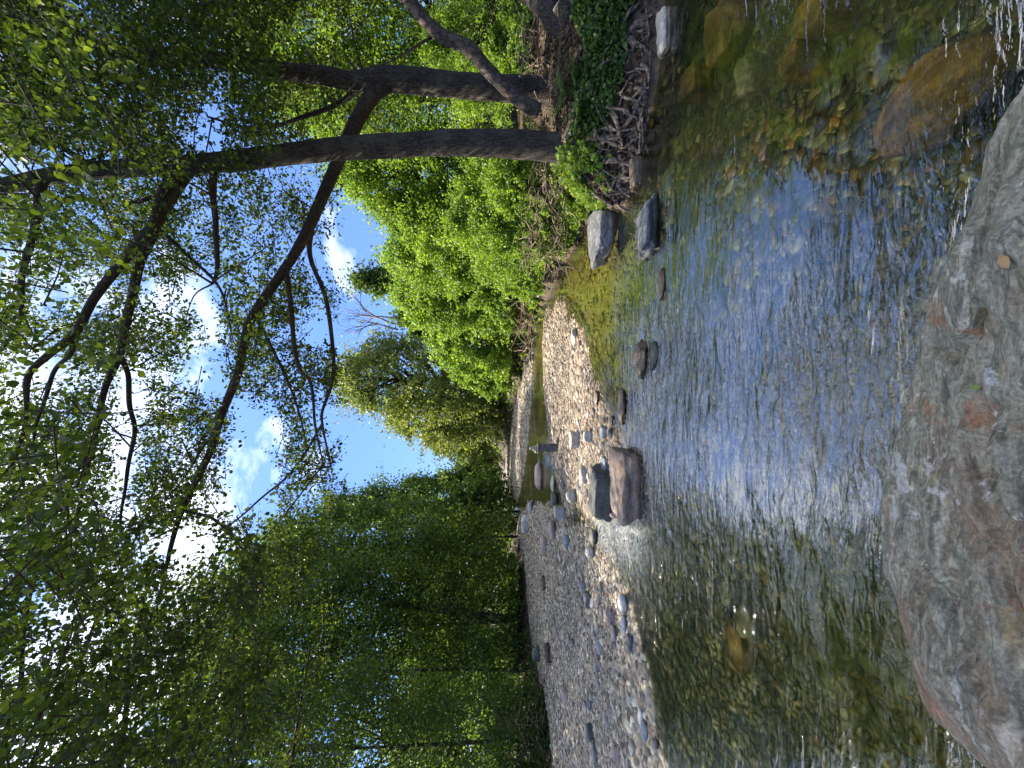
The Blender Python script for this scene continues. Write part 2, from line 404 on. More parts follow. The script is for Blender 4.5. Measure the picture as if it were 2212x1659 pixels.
M['rose_rock'] = rock_mat('rose_stone', [(0.3, (0.27, 0.19, 0.16)), (0.5, (0.40, 0.30, 0.26)), (0.75, (0.50, 0.41, 0.36))], band=(1.2, 1, 2.4), scale=3)
M['blue_rock'] = rock_mat('bluegrey_stone', [(0.3, (0.17, 0.19, 0.21)), (0.5, (0.28, 0.30, 0.32)), (0.75, (0.42, 0.44, 0.45))], band=(1.2, 1, 3.4), scale=4)
M['cobble'] = rock_mat('river_cobble', [(0.25, (0.12, 0.11, 0.10)), (0.5, (0.26, 0.24, 0.21)), (0.75, (0.42, 0.39, 0.34))], band=(1, 1, 2.5), scale=2.2, rnd=0.5, fine=14)
M['stained_rock'] = rock_mat('algae_stained_stone', [(0.32, (0.05, 0.035, 0.015)), (0.45, (0.22, 0.11, 0.03)), (0.55, (0.36, 0.18, 0.04)), (0.72, (0.48, 0.30, 0.11))], band=(2.4, 1.2, 2), scale=3.6, wet=False, rough=0.5, fine=60)
M['bed_rock'] = rock_mat('streambed_stone', [(0.3, (0.12, 0.10, 0.05)), (0.5, (0.26, 0.21, 0.10)), (0.75, (0.44, 0.38, 0.22))], band=(1.4, 1, 2), scale=2.5, wet=False, rough=0.5, rnd=0.2)

def pebble_mat(name, stops, rough=0.8):
    m, nt, out = mat_new(name); lk = nt.links.new
    at = N_(nt, 'ShaderNodeAttribute', attribute_name='tint'); geo = N_(nt, 'ShaderNodeNewGeometry')
    r = ramp(nt, stops); lk(at.outputs['Fac'], r.inputs[0])
    n = tex_noise(nt, geo.outputs['Position'], 30, 6, 0.7); fr = ramp(nt, [(0.3, (0.7, 0.7, 0.7)), (0.7, (1.25, 1.25, 1.25))]); lk(n.outputs['Fac'], fr.inputs[0])
    c = mixrgb(nt, 1.0, r.outputs[0], fr.outputs[0], 'MULTIPLY').outputs[0]
    sx = N_(nt, 'ShaderNodeSeparateXYZ'); lk(geo.outputs['Position'], sx.inputs[0])
    w = N_(nt, 'ShaderNodeMapRange'); w.inputs['From Min'].default_value = 0.02; w.inputs['From Max'].default_value = -0.03; lk(sx.outputs['Z'], w.inputs['Value'])
    c = mixrgb(nt, w.outputs[0], c, mixrgb(nt, 1.0, c, (0.62, 0.50, 0.24), 'MULTIPLY').outputs[0]).outputs[0]
    p = N_(nt, 'ShaderNodeBsdfPrincipled'); p.inputs['Roughness'].default_value = rough
    lk(c, p.inputs['Base Color']); lk(p.outputs[0], out.inputs[0]); return m
M['gravel'] = pebble_mat('river_gravel', [(0.0, (0.06, 0.05, 0.042)), (0.25, (0.18, 0.155, 0.115)), (0.5, (0.40, 0.34, 0.25)), (0.68, (0.32, 0.21, 0.125)), (0.8, (0.48, 0.415, 0.31)), (1.0, (0.74, 0.67, 0.53))])
M['bedgravel'] = pebble_mat('bed_gravel', [(0.0, (0.025, 0.034, 0.022)), (0.35, (0.07, 0.08, 0.045)), (0.6, (0.15, 0.14, 0.065)), (0.78, (0.27, 0.165, 0.05)), (0.9, (0.24, 0.27, 0.20)), (1.0, (0.46, 0.48, 0.40))], 0.5)

# ground: gravel / streambed / soil by attribute
m, nt, out = mat_new('ground_mix'); lk = nt.links.new
geo = N_(nt, 'ShaderNodeNewGeometry')
v1 = N_(nt, 'ShaderNodeTexVoronoi'); v1.inputs['Scale'].default_value = 24; lk(geo.outputs['Position'], v1.inputs['Vector'])
vr = ramp(nt, [(0.0, (0.10, 0.095, 0.085)), (0.4, (0.24, 0.225, 0.20)), (0.8, (0.33, 0.30, 0.25)), (1, (0.5, 0.48, 0.44))]); sv = N_(nt, 'ShaderNodeSeparateXYZ')
lk(v1.outputs['Color'], sv.inputs[0]); lk(sv.outputs[0], vr.inputs[0])
nb = tex_noise(nt, geo.outputs['Position'], 1.3, 6, 0.6)
br = ramp(nt, [(0.3, (0.035, 0.042, 0.025)), (0.5, (0.09, 0.09, 0.045)), (0.7, (0.17, 0.145, 0.06))]); lk(nb.outputs['Fac'], br.inputs[0])
vb = N_(nt, 'ShaderNodeTexVoronoi'); vb.inputs['Scale'].default_value = 11; lk(geo.outputs['Position'], vb.inputs['Vector']); svb = N_(nt, 'ShaderNodeSeparateXYZ'); lk(vb.outputs['Color'], svb.inputs[0])
vbr = ramp(nt, [(0, (0.5, 0.5, 0.45)), (0.6, (1.0, 0.95, 0.8)), (1, (2.0, 1.9, 1.4))]); lk(svb.outputs[1], vbr.inputs[0])
bed = mixrgb(nt, 1.0, br.outputs[0], vbr.outputs[0], 'MULTIPLY')
ns = tex_noise(nt, geo.outputs['Position'], 7, 8, 0.7)
sr = ramp(nt, [(0.3, (0.025, 0.018, 0.012)), (0.55, (0.075, 0.05, 0.03)), (0.75, (0.16, 0.11, 0.07))]); lk(ns.outputs['Fac'], sr.inputs[0])
aB = N_(nt, 'ShaderNodeAttribute', attribute_name='bed'); aS = N_(nt, 'ShaderNodeAttribute', attribute_name='soil')
yel = mixrgb(nt, 1.0, vr.outputs[0], (0.85, 0.68, 0.22), 'MULTIPLY')
c0 = N_(nt, 'ShaderNodeMapRange'); c0.inputs['From Max'].default_value = 0.4; lk(aB.outputs['Fac'], c0.inputs['Value'])
c01 = mixrgb(nt, c0.outputs[0], vr.outputs[0], yel.outputs[0])
c02 = N_(nt, 'ShaderNodeMapRange'); c02.inputs['From Min'].default_value = 0.5; lk(aB.outputs['Fac'], c02.inputs['Value'])
c1 = mixrgb(nt, c02.outputs[0], c01.outputs[0], bed.outputs[0]); c2 = mixrgb(nt, aS.outputs['Fac'], c1.outputs[0], sr.outputs[0])
p = N_(nt, 'ShaderNodeBsdfPrincipled'); p.inputs['Roughness'].default_value = 0.9; lk(c2.outputs[0], p.inputs['Base Color'])
b = N_(nt, 'ShaderNodeBump'); b.inputs['Strength'].default_value = 0.8; b.inputs['Distance'].default_value = 0.03
hm = mixrgb(nt, 0.5, ns.outputs['Fac'], v1.outputs['Distance']); lk(hm.outputs[0], b.inputs['Height']); lk(b.outputs[0], p.inputs['Normal'])
lk(p.outputs[0], out.inputs[0]); M['ground'] = m

# water
m, nt, out = mat_new('stream_water'); lk = nt.links.new
geo = N_(nt, 'ShaderNodeNewGeometry')
mpa = mapping(nt, geo.outputs['Position'], (0.7, 2.6, 1), (0, 0, 0.12)); mpb = mapping(nt, geo.outputs['Position'], (0.8, 2.2, 1), (0, 0, -0.15))
na = tex_noise(nt, mpa.outputs[0], 4.2, 3, 0.5, 0.9); nb = tex_noise(nt, mpb.outputs[0], 17.0, 3, 0.55, 0.8)
nc = tex_noise(nt, geo.outputs['Position'], 0.8, 3, 0.5)
ncr = N_(nt, 'ShaderNodeMapRange'); ncr.inputs['From Min'].default_value = 0.35; ncr.inputs['From Max'].default_value = 0.65; ncr.inputs['To Min'].default_value = 0.2; ncr.inputs['To Max'].default_value = 1.3
lk(nc.outputs['Fac'], ncr.inputs['Value'])
aR = N_(nt, 'ShaderNodeAttribute', attribute_name='riffle')
st = N_(nt, 'ShaderNodeMath', operation='ADD'); lk(ncr.outputs[0], st.inputs[0]); lk(aR.outputs['Fac'], st.inputs[1])
st0 = st; st = N_(nt, 'ShaderNodeMath', operation='MAXIMUM'); lk(st0.outputs[0], st.inputs[0]); st.inputs[1].default_value = 0.12
sm = N_(nt, 'ShaderNodeMath', operation='MULTIPLY_ADD'); sm.inputs[1].default_value = 0.26; lk(nb.outputs['Fac'], sm.inputs[0]); lk(na.outputs['Fac'], sm.inputs[2])
hh = N_(nt, 'ShaderNodeMath', operation='MULTIPLY'); lk(sm.outputs[0], hh.inputs[0]); lk(st.outputs[0], hh.inputs[1])
bp = N_(nt, 'ShaderNodeBump'); bp.inputs['Strength'].default_value = 1.0; bp.inputs['Distance'].default_value = 0.0165; lk(hh.outputs[0], bp.inputs['Height'])
fr = N_(nt, 'ShaderNodeFresnel'); fr.inputs['IOR'].default_value = 1.36; lk(bp.outputs[0], fr.inputs['Normal'])
fa = N_(nt, 'ShaderNodeMath', operation='MULTIPLY_ADD'); fa.inputs[1].default_value = 0.68; fa.inputs[2].default_value = 0.27; lk(fr.outputs[0], fa.inputs[0])
tr = N_(nt, 'ShaderNodeBsdfTransparent'); tr.inputs['Color'].default_value = (0.78, 0.85, 0.68, 1)
gl = N_(nt, 'ShaderNodeBsdfGlossy'); gl.inputs['Roughness'].default_value = 0.03; lk(bp.outputs[0], gl.inputs['Normal'])
mx = N_(nt, 'ShaderNodeMixShader'); lk(fa.outputs[0], mx.inputs[0]); lk(tr.outputs[0], mx.inputs[1]); lk(gl.outputs[0], mx.inputs[2]); nf_ = tex_noise(nt, mpb.outputs[0], 30.0, 5, 0.7, 0.5)
fm = N_(nt, 'ShaderNodeMath', operation='MULTIPLY_ADD'); fm.inputs[1].default_value = 0.115; lk(aR.outputs['Fac'], fm.inputs[0]); lk(nf_.outputs['Fac'], fm.inputs[2])
fr2 = N_(nt, 'ShaderNodeMapRange'); fr2.inputs['From Min'].default_value = 0.66; fr2.inputs['From Max'].default_value = 0.86; fr2.inputs['To Max'].default_value = 0.75; lk(fm.outputs[0], fr2.inputs['Value'])
fo = N_(nt, 'ShaderNodeBsdfDiffuse'); fo.inputs['Color'].default_value = (0.72, 0.74, 0.74, 1)
mx2 = N_(nt, 'ShaderNodeMixShader'); lk(fr2.outputs[0], mx2.inputs[0]); lk(mx.outputs[0], mx2.inputs[1]); lk(fo.outputs[0], mx2.inputs[2])
lk(mx2.outputs[0], out.inputs[0])
M['water'] = m

# ------------------------------------------------------------------ terrain
def poly(px): return np.array([G(a, b)[:2] for a, b in px])
P_left = poly([(1500, 1900), (1425, 1659), (1405, 1590), (1392, 1500), (1368, 1380), (1345, 1290), (1300, 1210), (1262, 1160), (1225, 1120), (1190, 1098), (1160, 1092), (1138, 1090), (1125, 1110), (1110, 1150), (1110, 1300), (1120, 1500), (1130, 1900)])
P_mid = poly([(1205, 672), (1240, 720), (1268, 790), (1290, 870), (1312, 930), (1330, 985), (1338, 1050), (1316, 1085), (1262, 1078), (1235, 1085), (1215, 1060), (1203, 1010), (1188, 965), (1180, 900), (1176, 820), (1174, 740), (1180, 690)])
P_far = poly([(1150, 655), (1150, 760), (1146, 880), (1136, 985), (1122, 1060), (1115, 1096), (1096, 1098), (1086, 1060), (1080, 1000), (1085, 900), (1095, 800), (1110, 700)])
P_rb = np.vstack([poly([(1560, -420), (1452, -120), (1432, 20), (1422, 130), (1402, 230), (1385, 300), (1366, 380), (1348, 452), (1318, 448), (1288, 445), (1262, 500), (1215, 575), (1188, 640), (1160, 700), (1140, 790), (1118, 880), (1104, 960), (1094, 1010), (1082, 1040)]),
                  [[-30, 120], [-30, 400], [400, 400], [400, -20], [6, -6]]])
P_lb = np.vstack([poly([(1330, 1950), (1212, 1659), (1190, 1540), (1165, 1430), (1150, 1340), (1140, 1240), (1126, 1165), (1112, 1120), (1096, 1102), (1084, 1098)]),
                  [[-34, 120], [-34, 400], [-400, 400], [-400, -30], [-12, -8]]])
def sdf(P, X, Y):
    d = np.full(X.shape, 1e9); inside = np.zeros(X.shape, bool); n = len(P)
    for i in range(n):
        a, b = P[i], P[(i + 1) % n]; ex, ey = b - a
        wx, wy = X - a[0], Y - a[1]
        t = np.clip((wx * ex + wy * ey) / (ex * ex + ey * ey + 1e-12), 0, 1)
        d = np.minimum(d, np.hypot(wx - t * ex, wy - t * ey))
        cond = (a[1] > Y) != (b[1] > Y)
        xi = a[0] + (Y - a[1]) * ex / (ey if abs(ey) > 1e-12 else 1e-12)
        inside ^= cond & (X < xi)
    return np.where(inside, -d, d)
def terrain(X, Y, full=False):
    X = np.atleast_1d(np.asarray(X, float)); Y = np.atleast_1d(np.asarray(Y, float))
    P3 = np.stack([X, Y, np.zeros_like(X)], -1)
    sl, sm_, sf, sr_, sb = [sdf(P, X, Y) for P in (P_left, P_mid, P_far, P_rb, P_lb)]
    n1 = fbm(P3, 1.1, 4, 3); n2 = fbm(P3, 0.25, 3, 8)
    deep = np.interp(Y, [0, 4, 7, 12, 30], [0.50, 0.42, 0.16, 0.10, 0.2])
    bedz = -deep + 0.05 * n1
    def bar(s, top, slope):
        return np.where(s < 0, top * (1 - np.exp(s / 0.6)), -0.5 * (1 - np.exp(-s / slope)))
    zl = bar(sl, 0.12, 3.0); zm = bar(sm_, 0.09, 4.0); zf = bar(sf, 0.22, 4.0)
    jit = 0.25 * n1
    s = sr_ + jit * 0.5
    zr = np.where(s < 0, 0.95 * (1 - np.exp(s / 0.55)) + 0.10 * np.clip(-s - 1.5, 0, 60), -0.6 * (1 - np.exp(-s / 0.35)))
    s = sb + jit
    zb = np.where(s < 0, 0.55 * (1 - np.exp(s / 0.9)) + 0.10 * np.clip(-s - 1.5, 0, 60), -0.6 * (1 - np.exp(-s / 0.8)))
    zg = np.maximum.reduce([zl + 0.02 * n1, zm + 0.02 * n1, zf + .03 * n1])
    z = np.maximum.reduce([bedz, zg, zr + 0.05 * n1, zb + 0.05 * n1])
    if not full: return z
    bed_ = np.clip((0.02 - z) / 0.06, 0, 1)
    soil = np.clip(np.maximum(1.1 - sr_ * 3.0, 0.5 - (sb + jit) * 2.0), 0, 1)
    sh = np.clip((z + 0.30) / 0.15, 0, 1) * np.clip((Y - 5.0) / 1.5, 0, 1)
    return z, bed_ * (1 - 0.5 * sh), soil
def hgt(x, y): return float(terrain(x, y)[0])

n = 560
t = np.linspace(-1, 1, n)
gx = np.sinh(t * 5.0) / np.sinh(5.0) * 330
ty = np.linspace(-0.42, 1, n)
gy = 3.0 + np.sinh(ty * 5.2) / np.sinh(5.2) * 390
GX, GY = np.meshgrid(gx, gy)
Z, B, S = terrain(GX.ravel(), GY.ravel(), True)
i, j = np.meshgrid(np.arange(n - 1), np.arange(n - 1)); q = (j * n + i).ravel()
F = np.stack([q, q + 1, q + n + 1, q + n], -1)
g_ob = build('ground', np.stack([GX.ravel(), GY.ravel(), Z], -1), F, M['ground'], None, True, {'bed': B, 'soil': S})
tag(g_ob, kind='structure')

# water sheet with real low waves
nx, ny = 520, 620
t = np.linspace(-1, 1, nx); wx_ = np.sinh(t * 3.6) / np.sinh(3.6) * 60
t = np.linspace(-0.35, 1, ny); wy_ = 3.0 + np.sinh(t * 4.2) / np.sinh(4.2) * 115
WX, WY = np.meshgrid(wx_, wy_); X = WX.ravel(); Y = WY.ravel()
P3 = np.stack([X, Y, X * 0], -1)
c1 = G(1325, 1095)[:2]; c2_ = G(1400, 830)[:2]; c3 = G(1830, 400)[:2]; c4 = G(1290, 1140)[:2]
rif = 1.8 * np.exp(-((X - c1[0]) ** 2 + (Y - c1[1] + .5) ** 2) / 0.9) + 1.6 * np.exp(-((X - c4[0]) ** 2 + (Y - c4[1]) ** 2) / 0.8) + 1.2 * np.exp(-((X - c2_[0]) ** 2 + (Y - c2_[1]) ** 2) / 0.8) - 0.25 * np.exp(-((X - c3[0]) ** 2 + (Y - c3[1]) ** 2) / 0.3)
rif = rif - 0.75 * np.exp(-((X - G(1270, 600)[0]) ** 2 / 4.5 + (Y - G(1270, 600)[1]) ** 2 / 3.0)) - 0.7 * np.clip((Y - 9) / 5, 0, 1)
amp = (0.004 + 0.004 * np.clip(rif, -.8, 3)) * np.exp(-np.maximum(Y - 3, 0) / 9)
Zw = amp * (fbm(P3 * np.array([1, 2.0, 1]), 2.2, 3, 31) + 0.6 * fbm(P3 * np.array([1, 1.5, 1]), 6, 2, 77))
i, j = np.meshgrid(np.arange(nx - 1), np.arange(ny - 1)); q = (j * nx + i).ravel()
F = np.stack([q, q + 1, q + nx + 1, q + nx], -1)
w_ob = build('river_water', np.stack([X, Y, Zw], -1), F, M['water'], None, True, {'riffle': rif})
tag(w_ob, kind='structure')

# ------------------------------------------------------------------ gravel and bed pebbles (nobody could count them)
def pebble_field(name, label, P, mat, size_px, flat=0.45, near=None, cap=0.075, seed=1, zoff=0.15, tints=None, kindlab='gravel'):
    r = np.random.default_rng(seed); N = len(P)
    d = np.hypot(P[:, 0], P[:, 1])
    s = np.clip(size_px * r.lognormal(0, 0.58, N) * K * d, 0.008, cap * r.uniform(.7, 1.3, N))
    s = s * np.exp(0.55 * fbm(P, 0.9, 3, seed))
    acc_V = []; acc_F = []; acc_T = []; off = 0
    nearm = d < 7.5
    for sub, msk in ((2, nearm), (1, ~nearm)):
        Dv, Df = ico(sub)
        if sub == 1: Df = Df
        for v in range(6):
            idx = np.where(msk)[0][v::6]
            if not len(idx): continue
            B0, _ = rock_shape(100 + v, sub, 0.55, 0.06, 8)
            k = len(idx)
            sc = np.stack([s[idx] * r.uniform(.8, 1.3, k), s[idx] * r.uniform(.55, .9, k), s[idx] * flat * r.uniform(.6, 1.3, k)], -1) * 0.55
            V = B0[None] * sc[:, None]
            a = r.uniform(0, 2 * np.pi, k); tl = r.normal(0, 0.22, k)
            ct, st_ = np.cos(tl)[:, None], np.sin(tl)[:, None]
            y = V[..., 1] * ct - V[..., 2] * st_; z = V[..., 1] * st_ + V[..., 2] * ct
            ca, sa = np.cos(a)[:, None], np.sin(a)[:, None]
            V = np.stack([V[..., 0] * ca - y * sa, V[..., 0] * sa + y * ca, z], -1) + P[idx][:, None] + np.array([0, 0, 1]) * (sc[:, 2] * zoff)[:, None, None]
            acc_V.append(V.reshape(-1, 3)); m_ = len(Dv)
            acc_F.append((Df[None] + (np.arange(k) * m_)[:, None, None]).reshape(-1, 3) + off); off += k * m_
            acc_T.append(np.repeat(np.clip(r.beta(1.2, 1.3, k), 0, 1), m_))
    o = build(name, np.concatenate(acc_V), np.concatenate(acc_F), mat, None, True, {'tint': np.concatenate(acc_T)})
    return tag(o, label, kindlab, kind='stuff')
def scatter_px(N, x0, x1, y0, y1, seed, test):
    r = np.random.default_rng(seed)
    a = r.uniform(x0, x1, N); b = r.uniform(y0, y1, N)
    rr = (830 - b) * K; dd = (a - 1106) * K; cz = -SP - dd * CP
    t = -CAM_H / cz; X = rr * t; Y = (CP - dd * SP) * t
    Z, Bd, So = terrain(X, Y, True); k = test(X, Y, Z, So)
    return np.stack([X, Y, Z], -1)[k]
P1 = scatter_px(70000, 1105, 1440, 1080, 1760, 5, lambda X, Y, Z, So: (Z > -0.05) & (So < 0.6) & (sdf(P_left, X, Y) < 0.35))
pebble_field('gravel_bar', 'grey gravel bar of small rounded pebbles along the left side of the stream', P1, M['gravel'], 9.5, flat=0.6, cap=0.07, seed=11)
P2 = scatter_px(42000, 1150, 1345, 640, 1110, 6, lambda X, Y, Z, So: (Z > -0.07) & (So < 0.6) & (sdf(P_mid, X, Y) < 0.5))
M['tangravel'] = pebble_mat('tan_gravel', [(0.0, (0.06, 0.045, 0.032)), (0.25, (0.16, 0.125, 0.09)), (0.5, (0.29, 0.235, 0.17)), (0.68, (0.24, 0.15, 0.085)), (0.8, (0.36, 0.30, 0.22)), (1.0, (0.52, 0.45, 0.35))])
pebble_field('gravel_islet', 'sunlit cream gravel islet in the middle of the stream', P2, M['tangravel'], 9.5, cap=0.11, seed=12)
P3_ = scatter_px(26000, 1078, 1155, 620, 1105, 7, lambda X, Y, Z, So: (Z > -0.03) & (So < 0.6) & (sdf(P_far, X, Y) < 0.5))
pebble_field('distant_gravel', 'far gravel strip beyond the channel below the green trees', P3_, M['gravel'], 3.6, cap=0.12, seed=13)
P4 = scatter_px(30000, 1180, 2150, -150, 1800, 8, lambda X, Y, Z, So: (Z < -0.02) & (So < 0.8))
M['shallowgravel'] = pebble_mat('shallow_gravel', [(0.0, (0.16, 0.13, 0.05)), (0.4, (0.34, 0.27, 0.09)), (0.7, (0.48, 0.36, 0.11)), (0.85, (0.56, 0.30, 0.08)), (1.0, (0.66, 0.60, 0.34))], 0.5)
P5 = P4[P4[:, 1] > 5.8]; P4 = P4[P4[:, 1] <= 5.8]
pebble_field('shallow_pebbles', 'yellow and olive pebbles under the clear shallow water around the gravel islet', P5, M['shallowgravel'], 11.0, cap=0.10, seed=15, kindlab='pebbles')
pebble_field('streambed_pebbles', 'olive and brown pebbles covering the stream bottom under the water', P4, M['bedgravel'], 15.0, cap=0.09, seed=14, kindlab='pebbles')

# ------------------------------------------------------------------ the rock the picture was taken from
edge = [(2420, -420), (2300, -80), (2212, 125), (2170, 215), (2120, 330), (2066, 460), (2015, 600), (1968, 750), (1945, 850), (1905, 990), (1888, 1110), (1892, 1200), (1915, 1300), (1942, 1390), (1965, 1470), (2000, 1540), (2060, 1605), (2125, 1659), (2260, 1800)]
RP = np.array([G(a, b, 0.10)[:2] for a, b in edge] + [[-3.2, -0.6], [-2.8, -2.2], [2.4, -2.2], [3.0, -0.6]])
n = 640
ax_ = np.linspace(-3.4, 3.6, n); ay_ = np.linspace(-2.4, 2.0, n)
AX, AY = np.meshgrid(ax_, ay_); X = AX.ravel(); Y = AY.ravel(); P3 = np.stack([X, Y, 0 * X], -1)
s = sdf(RP, X, Y) + 0.018 * fbm(P3, 5, 4, 41)
ins = np.clip(-s, 0, 9)
z = np.where(s < 0, 0.07 + 0.20 * (1 - np.exp(-ins / 0.28)) + 0.05 * ins, 0.07 - 3.2 * s)
U = np.stack([X * 0.6 + Y * 0.3, (Y * 2.6 - X * 0.7), 0 * X], -1)
ridge = 1 - np.abs(fbm(U, 1.3, 5, 51, 0.55))
z = z + np.clip(ins * 3, 0, 1) * (0.075 * ridge + 0.08 * fbm(P3, 1.6, 3, 61)) + 0.010 * fbm(P3 * np.array([1, 1.8, 1]), 9, 4, 71)
fol = fbm(np.stack([X * 0.5 + Y * 0.25, Y * 3.0 - X * 0.9 + 0.25 * fbm(P3, 1.2, 3, 19), 0 * X], -1), 3.2, 4, 57)
z = z + np.clip(ins * 5, 0, 1) * 0.022 * (1 - 2 * np.abs(fol))
tt_ = 2.2 * fbm(np.stack([X * 0.9 + Y * 0.4, Y * 1.7 - X * 0.6, 0 * X], -1), 1.0, 4, 123); tf = tt_ - np.floor(tt_); tf = np.clip((tf - 0.5) * 3.2 + 0.5, 0, 1); z = z + np.clip(ins * 5, 0, 1) * 0.035 * (np.floor(tt_) + tf * tf * (3 - 2 * tf))
z = z + np.clip(ins * 8, 0, 1) * -0.045 * np.clip(1 - np.abs(fbm(U, 0.9, 3, 88)) / 0.07, 0, 1)
keep = s < 0.30
z = np.maximum(z, -0.75)
idx = -np.ones(n * n, int); 
i, j = np.meshgrid(np.arange(n - 1), np.arange(n - 1)); q = (j * n + i).ravel()
F = np.stack([q, q + 1, q + n + 1, q + n], -1); F = F[keep[F].all(1)]
used = np.unique(F); idx[used] = np.arange(len(used))
o = build('bedrock_slab', np.stack([X, Y, z], -1)[used], idx[F], M['big_rock'])
tag(o, 'large banded grey schist rock with rusty and white patches filling the near foreground', 'rock')
def slab_z(x, y):
    k = np.argmin((X - x) ** 2 + (Y - y) ** 2); return z[k]
def slab_hit(dx, dy):
    zz = 0.3
    for _ in range(6):
        p_ = G(dx, dy, zz); zz = slab_z(p_[0], p_[1])
    return np.array([p_[0], p_[1], zz])
def fallen_leaf(dx, dy, size, mat, label, rot):
    p_ = slab_hit(dx, dy)
    tp = np.array([[-.5, 0, 0], [-.25, .22, .05], [.1, .27, .06], [.5, 0, .02], [.1, -.27, .06], [-.25, -.22, .05], [0, 0, 0.0]]) * size
    c, s_ = math.cos(rot), math.sin(rot)
    V = np.stack([tp[:, 0] * c - tp[:, 1] * s_, tp[:, 0] * s_ + tp[:, 1] * c, tp[:, 2] + 0.012], -1)
    F_ = np.array([[0, 6, 1], [1, 6, 2], [2, 6, 3], [3, 6, 4], [4, 6, 5], [5, 6, 0]])
    o = build('fallen_leaf', V, F_, mat); o.location = p_; tag(o, label, 'leaf')
fallen_leaf(2178, 565, 0.05, M['brown_leaf'], 'dry brown leaf lying on the grey foreground rock', 0.4)
fallen_leaf(2114, 837, 0.032, M['green_leaf'], 'small green leaf lying on the mossy part of the foreground rock', 1.6)

# ------------------------------------------------------------------ single stones
def stone(x0, x1, y0, y1, mat, label, seed, z0=0.04, name='stone', cat='stone', sub=4, ang=0.6, rough=0.05, deep=0.75, yaw=0.0, sink=0.25, group=None, zmin=0.4):
    yc = (y0 + y1) / 2
    f = G(x1, yc, z0); Yd = f[1]
    wd = (y1 - y0) * K * Yd
    dp = wd * deep
    full = (x1 - x0) * K * Yd
    h = max(full - dp * (CAM_H / max(Yd, 1)) * 0.75, full * zmin)
    c = np.array([f[0] * (1 + dp * .5 / Yd), f[1] + dp * 0.5, 0])
    V, F_ = rock_shape(seed, sub, ang, rough)
    hz = h / (2 - 2 * sink) * 1.08
    V = V * np.array([wd / 2, dp / 2, hz])
    cy, sy = math.cos(yaw), math.sin(yaw)
    V = np.stack([V[:, 0] * cy - V[:, 1] * sy, V[:, 0] * sy + V[:, 1] * cy, V[:, 2]], -1)
    o = build(name, V, F_, M[mat] if isinstance(mat, str) else mat)
    o.location = (c[0], c[1], z0 + h - hz)
    return tag(o, label, cat, group)
B_ = dict(name='boulder', cat='boulder', sub=5)
stone(1298, 1388, 958, 1132, 'pink_rock', 'largest boulder in the stream, pinkish grey with rusty lower edge', 301, 0.0, ang=0.95, rough=0.05, deep=0.7, **B_)
stone(1264, 1322, 1003, 1130, 'dark_rock', 'dark grey-green boulder just behind the big pinkish boulder', 302, 0.03, ang=0.8, deep=0.5, yaw=-0.15, **B_)
stone(1256, 1330, 441, 580, 'grey_rock', 'grey boulder with white veins against the root-covered bank', 303, 0.0, ang=0.95, deep=0.75, **B_)
stone(1362, 1430, 420, 574, 'grey_rock', 'dark grey faceted boulder in the water in front of the veined boulder', 304, -0.02, ang=0.95, deep=0.6, **B_)
stone(1366, 1398, 728, 822, 'brown_rock', 'brown elongated boulder in midstream, left of a pair', 305, 0.0, zmin=0.62, ang=0.75, rough=0.12, deep=0.45, **B_)
stone(1398, 1426, 736, 806, 'dark_rock', 'smaller dark boulder touching the near side of the elongated one', 306, -0.02, zmin=0.55, ang=0.74, rough=0.12, deep=0.7, **B_)
stone(1330, 1353, 830, 922, 'brown_rock', 'long low dark stone breaking the surface in midstream', 307, 0.0, zmin=0.65, ang=0.72, rough=0.12, deep=0.4, sub=5)
stone(1424, 1438, 578, 655, 'brown_rock', 'narrow brown stone barely above the water near the grey boulders', 308, 0.0, zmin=0.6, ang=0.7, deep=0.4)
stone(1318, 1327, 896, 920, 'dark_rock', 'small dark stone at the edge of the sunlit gravel islet', 309, 0.0, zmin=0.7)
stone(1632, 1680, 316, 356, 'brown_rock', 'small jagged stone poking out of the water near the foreground', 310, -0.06, ang=0.95, deep=0.9)
stone(1295, 1318, 986, 1026, 'blue_rock', 'grey block wedged at the right end of the dark boulder', 311, 0.03, ang=0.95)
stone(1286, 1301, 999, 1018, 'rose_rock', 'small pink stone on top of the gap beside the dark boulder', 312, 0.09, ang=0.7)
stone(1332, 1354, 1115, 1138, 'blue_rock', 'round grey stone at the left foot of the big pinkish boulder', 313, 0.02, ang=0.5)
stone(1314, 1340, 1104, 1122, 'rose_rock', 'pinkish stone leaning on the left end of the big boulder', 314, 0.02, ang=0.7)
stone(1224, 1254, 929, 970, 'pale_rock', 'bright cream block of stone on the gravel islet', 315, 0.06, ang=0.98, sub=5)
stone(1257, 1278, 929, 958, 'pale_rock', 'smaller cream stone just in front of the bright block', 316, 0.06, ang=0.8)
stone(1292, 1311, 918, 950, 'blue_rock', 'light grey wedge-shaped stone at the islet waterline', 317, 0.03, ang=0.9)
stone(1310, 1328, 924, 951, 'dark_rock', 'dark round stone in the water beside the grey wedge', 318, 0.0, ang=0.6)
stone(1153, 1171, 997, 1065, 'rose_rock', 'long brownish pink boulder behind the cairn on the left', 319, 0.0, ang=0.7, deep=0.5, name='boulder', cat='boulder')
stone(1187, 1199, 1025, 1064, 'pale_rock', 'flat cream stone in the shallows left of the cairn', 320, 0.0, ang=0.7)
stone(1188, 1203, 1062, 1095, 'dark_rock', 'rounded olive-grey stone at the tip of the left gravel bar', 321, 0.02, ang=0.6)
stone(1137, 1151, 1082, 1112, 'blue_rock', 'grey boulder at the far tip of the left gravel bar', 322, 0.04, ang=0.6)
stone(1121, 1143, 1112, 1151, 'white_rock', 'mottled whitish boulder at the far end of the left gravel bar', 323, 0.06, ang=0.8, name='boulder', cat='boulder')
